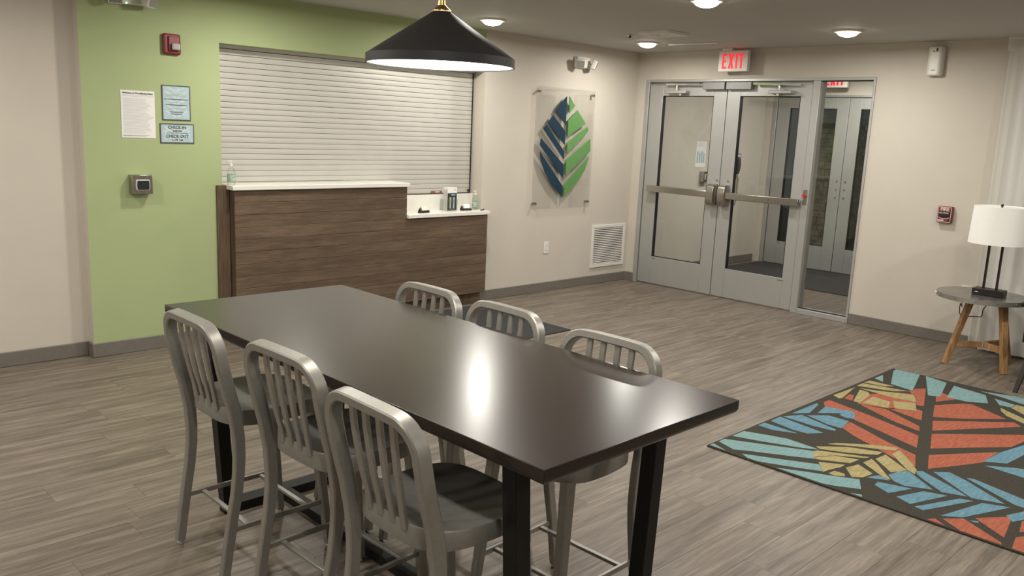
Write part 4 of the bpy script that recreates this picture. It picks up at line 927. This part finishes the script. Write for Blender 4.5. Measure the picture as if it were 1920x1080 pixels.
# ================================================================== pendant lamp
PX, PY, PZ = -5.72, -3.65, 1.797
pl = thing('pendant_lamp', 'black cone pendant lamp with brass stem glowing above the table', 'pendant lamp', (PX, PY, H))
R_ = .233
MB().lathe((PX, PY, PZ), [(R_, 0), (R_, .027), (.028, .163), (.026, .163), (R_-.004, .025), (R_-.003, 0)], 96, closed=True).build('shade', [M['shadeblack']], pl, smooth=True)
MB().lathe((PX, PY, PZ), [(R_-.0045, .003), (R_-.0045, .024), (.030, .158), (.028, .156), (R_-.007, .023), (R_-.006, .003)], 96, closed=True).build('shade_lining', M['shadeinner'], pl, smooth=True)
MB().lathe((PX, PY, PZ), [(.0001, .012), (R_-.008, .012), (R_-.008, .016), (.0001, .016)], 96).build('diffuser', M['pendglow'], pl)
MB().lathe((PX, PY, PZ), [(.029, .1635), (.029, .167), (.012, .182), (.011, .21), (.0001, .21)], 32).build('brass_cap', M['brass'], pl, smooth=True)
MB().cyl((PX, PY, PZ+.2105), (PX, PY, H-.022), .006, n=14).build('stem', M['brass'], pl, smooth=True)
MB().lathe((PX, PY, H), [(.0001, -.022), (.05, -.022), (.06, -.012), (.06, -.0006), (.0001, -.0006)], 32).build('ceiling_rose', M['brass'], pl, smooth=True)
ld = bpy.data.lights.new('pendant_bulb', 'AREA'); ld.shape = 'DISK'; ld.size = .40; ld.energy = PEND_W; ld.color = (1, .9, .76)
lo = bpy.data.objects.new('pendant_bulb', ld); COL.objects.link(lo); lo.parent = pl; lo.location = (0, 0, PZ+.011-H)
# ================================================================== side table with lamp
CX, CY, CZ = -.585, -3.82, .545
sd = thing('side_table', 'round zinc topped side table on three oak legs by the curtain', 'side table', (CX, CY, 0))
MB().lathe((CX, CY, 0), [(.0001, CZ-.030), (.305, CZ-.030), (.305, CZ-.001), (.0001, CZ-.001)], 64).build('top', M['zinc'], sd)
rim = MB().lathe((CX, CY, 0), [(.3055, CZ-.034), (.311, CZ-.034), (.311, CZ), (.3055, CZ)], 64, closed=True).build('rim_band', M['zincrim'], sd)
for k in range(14):
    a = 2*PI*(k+.35)/14; u_ = Vector((math.cos(a), math.sin(a), 0)); c = Vector((CX, CY, CZ-.016))
    MB().cyl(c+u_*.3112, c+u_*.3145, .0045, n=8).build('rivet', M['chrome'], rim)
feet = [(-.742, -3.672), (-.690, -4.066), (-.262, -3.972)]
LX, LY = -.56, -3.868
for (fx, fy) in feet:
    u_ = (Vector((fx, fy, 0)) - Vector((LX, LY, 0))).normalized()
    a, b = Vector((LX, LY, CZ-.0345)) + u_*.135, Vector((fx, fy, 0))
    MB().bar(a, b, .052, .040, up=tuple(u_), w2=.044, d2=.034).build('leg', M['oak'], sd, bevel=.004)
    mid = a.lerp(b, .68)
    MB().bar((LX+u_.x*.016, LY+u_.y*.016, mid.z-.0) , tuple(mid - u_*.015), .030, .042).build('leg_brace', M['oak'], sd, bevel=.002)
lm = thing('table_lamp', 'table lamp with white drum shade and dark open rectangle base', 'table lamp', (-.585, -3.862, CZ))
lx, ly = -.585, -3.862
B(lx-.055, lx+.055, ly-.105, ly+.105, CZ+.0005, CZ+.048).build('base', M['bronze'], lm, bevel=.004)
B(lx-.0565, lx-.0552, ly+.06, ly+.085, CZ+.020, CZ+.026).build('socket_plate', M['chrome'], lm)
for yy in (-.044, .044): B(lx-.008, lx+.008, ly+yy-.0075, ly+yy+.0075, CZ+.0485, .935).build('post', M['bronze'], lm)
B(lx-.008, lx+.008, ly-.0515, ly+.0515, .9355, .949).build('top_bar', M['bronze'], lm)
MB().cyl((lx, ly, .9495), (lx, ly, 1.208), .006, n=10).build('harp_rod', M['bronze'], lm)
sh = MB().lathe((lx, ly, 0), [(.190, .932), (.180, 1.205), (.178, 1.205), (.188, .932)], 64, closed=True).build('shade', M['lampshade'], lm, smooth=True)
MB().lathe((lx, ly, 0), [(.0001, 1.197), (.177, 1.197), (.177, 1.199), (.0001, 1.199)], 48).build('shade_diffuser', M['lampshade'], sh)
MB().lathe((lx, ly, 0), [(.0001, 1.2085), (.010, 1.2085), (.011, 1.215), (.006, 1.222), (.0001, 1.223)], 16).build('finial', M['bronze'], lm, smooth=True)
cord = [(-.50, -3.90, .51), (-.56, -3.868, .485), (-.62, -3.85, .44), (-.63, -3.846, .385), (-.60, -3.80, .372), (-.60, -3.74, .362), (-.60, -3.70, .360), (-.55, -3.668, .38), (-.48, -3.645, .43), (-.42, -3.64, .40), (-.35, -3.62, .39), (-.2, -3.57, .40), (-.06, -3.535, .425), (-.010, -3.53, .425)]
P_ = []
for i in range(len(cord)-1):
    p0, p1, p2, p3 = [Vector(cord[max(0, min(len(cord)-1, i+k))]) for k in (-1, 0, 1, 2)]
    for k in range(5):
        u = k/5; P_.append(.5*((2*p1)+(p2-p0)*u+(2*p0-5*p1+4*p2-p3)*u*u+(3*p1-p0-3*p2+p3)*u**3))
P_.append(Vector(cord[-1]))
MB().tube(P_, .0035, 8).build('power_cord', M['black'], lm, smooth=True)
# ================================================================== curtain
ct = thing('sheer_curtain', 'white sheer floor length curtain hanging beside the side table', 'curtain', (-.09, -4.2, 0))
def sheet(y0, y1, x, amp, wl, z0, z1, ph):
    m = MB(); nz, ny = 14, int((y1-y0)/.008); vs_ = []
    for j in range(nz+1):
        a = j/nz; z = z1+(z0-z1)*a
        for i in range(ny+1):
            y = y0+(y1-y0)*i/ny
            k = .55+.45*a
            dx = amp*k*(math.sin(2*PI*y/wl+ph) + .45*math.sin(2*PI*y/(wl*.43)+ph*2+a*.8))
            dy = .012*a*math.sin(2*PI*y/(wl*1.7)+1)
            vs_.append((x+dx, y+dy, z))
    fs = [(j*(ny+1)+i, j*(ny+1)+i+1, (j+1)*(ny+1)+i+1, (j+1)*(ny+1)+i) for j in range(nz) for i in range(ny)]
    return m.add(vs_, fs)
sheet(-5.6, -3.615, -.075, .020, .17, .035, 2.385, .4).build('sheer_panel', M['curtain'], ct, smooth=True)
sheet(-5.6, -3.70, -.115, .016, .21, .025, 2.385, 1.7).build('sheer_panel', M['curtain'], ct, smooth=True)
sheet(-5.6, -3.600, -.095, .003, .10, 2.36, 2.445, .4).build('heading_tape', M['curtain'], ct, smooth=True)
B(-.10, -.085, -5.62, -3.598, 2.446, 2.4615).build('track', M['white'], ct)
# ================================================================== armchair at the rug
ac = thing('armchair', 'dark grey armchair leg and arm at the picture edge beside the side table', 'armchair', (-.8, -4.62, 0))
for (x, y, sx, sy) in ((-1.135, -4.262, -1, 1), (-1.135, -4.975, -1, -1), (-.47, -4.262, 1, 1), (-.47, -4.975, 1, -1)):
    MB().bar((x-sx*.015, y-sy*.055, .30), (x, y, 0),   .052, .036, up=(0, 1, 0), w2=.034, d2=.026).build('leg', M['chairleg'], ac, bevel=.003)
B(-1.13, -.45, -4.94, -4.295, .30, .345).build('seat_frame', M['bronze'], ac, bevel=.004)
B(-1.14, -.55, -4.91, -4.325, .346, .46).build('seat_cushion', M['chairfab'], ac, bevel=.03, seg=3)
B(-.549, -.43, -4.91, -4.325, .346, .86).build('backrest', M['chairfab'], ac, bevel=.03, seg=3)
for y in (-4.265, -4.972):
    B(-1.15, -.44, y-.026, y+.046 if y > -4.5 else y+.026, .590, .620).build('armrest', M['bronze'], ac, bevel=.006)
    B(-1.11, -1.08, y-.014, y+.014, .346, .5895).build('arm_post', M['bronze'], ac)
    B(-.50, -.47, y-.014, y+.014, .346, .5895).build('arm_post', M['bronze'], ac)
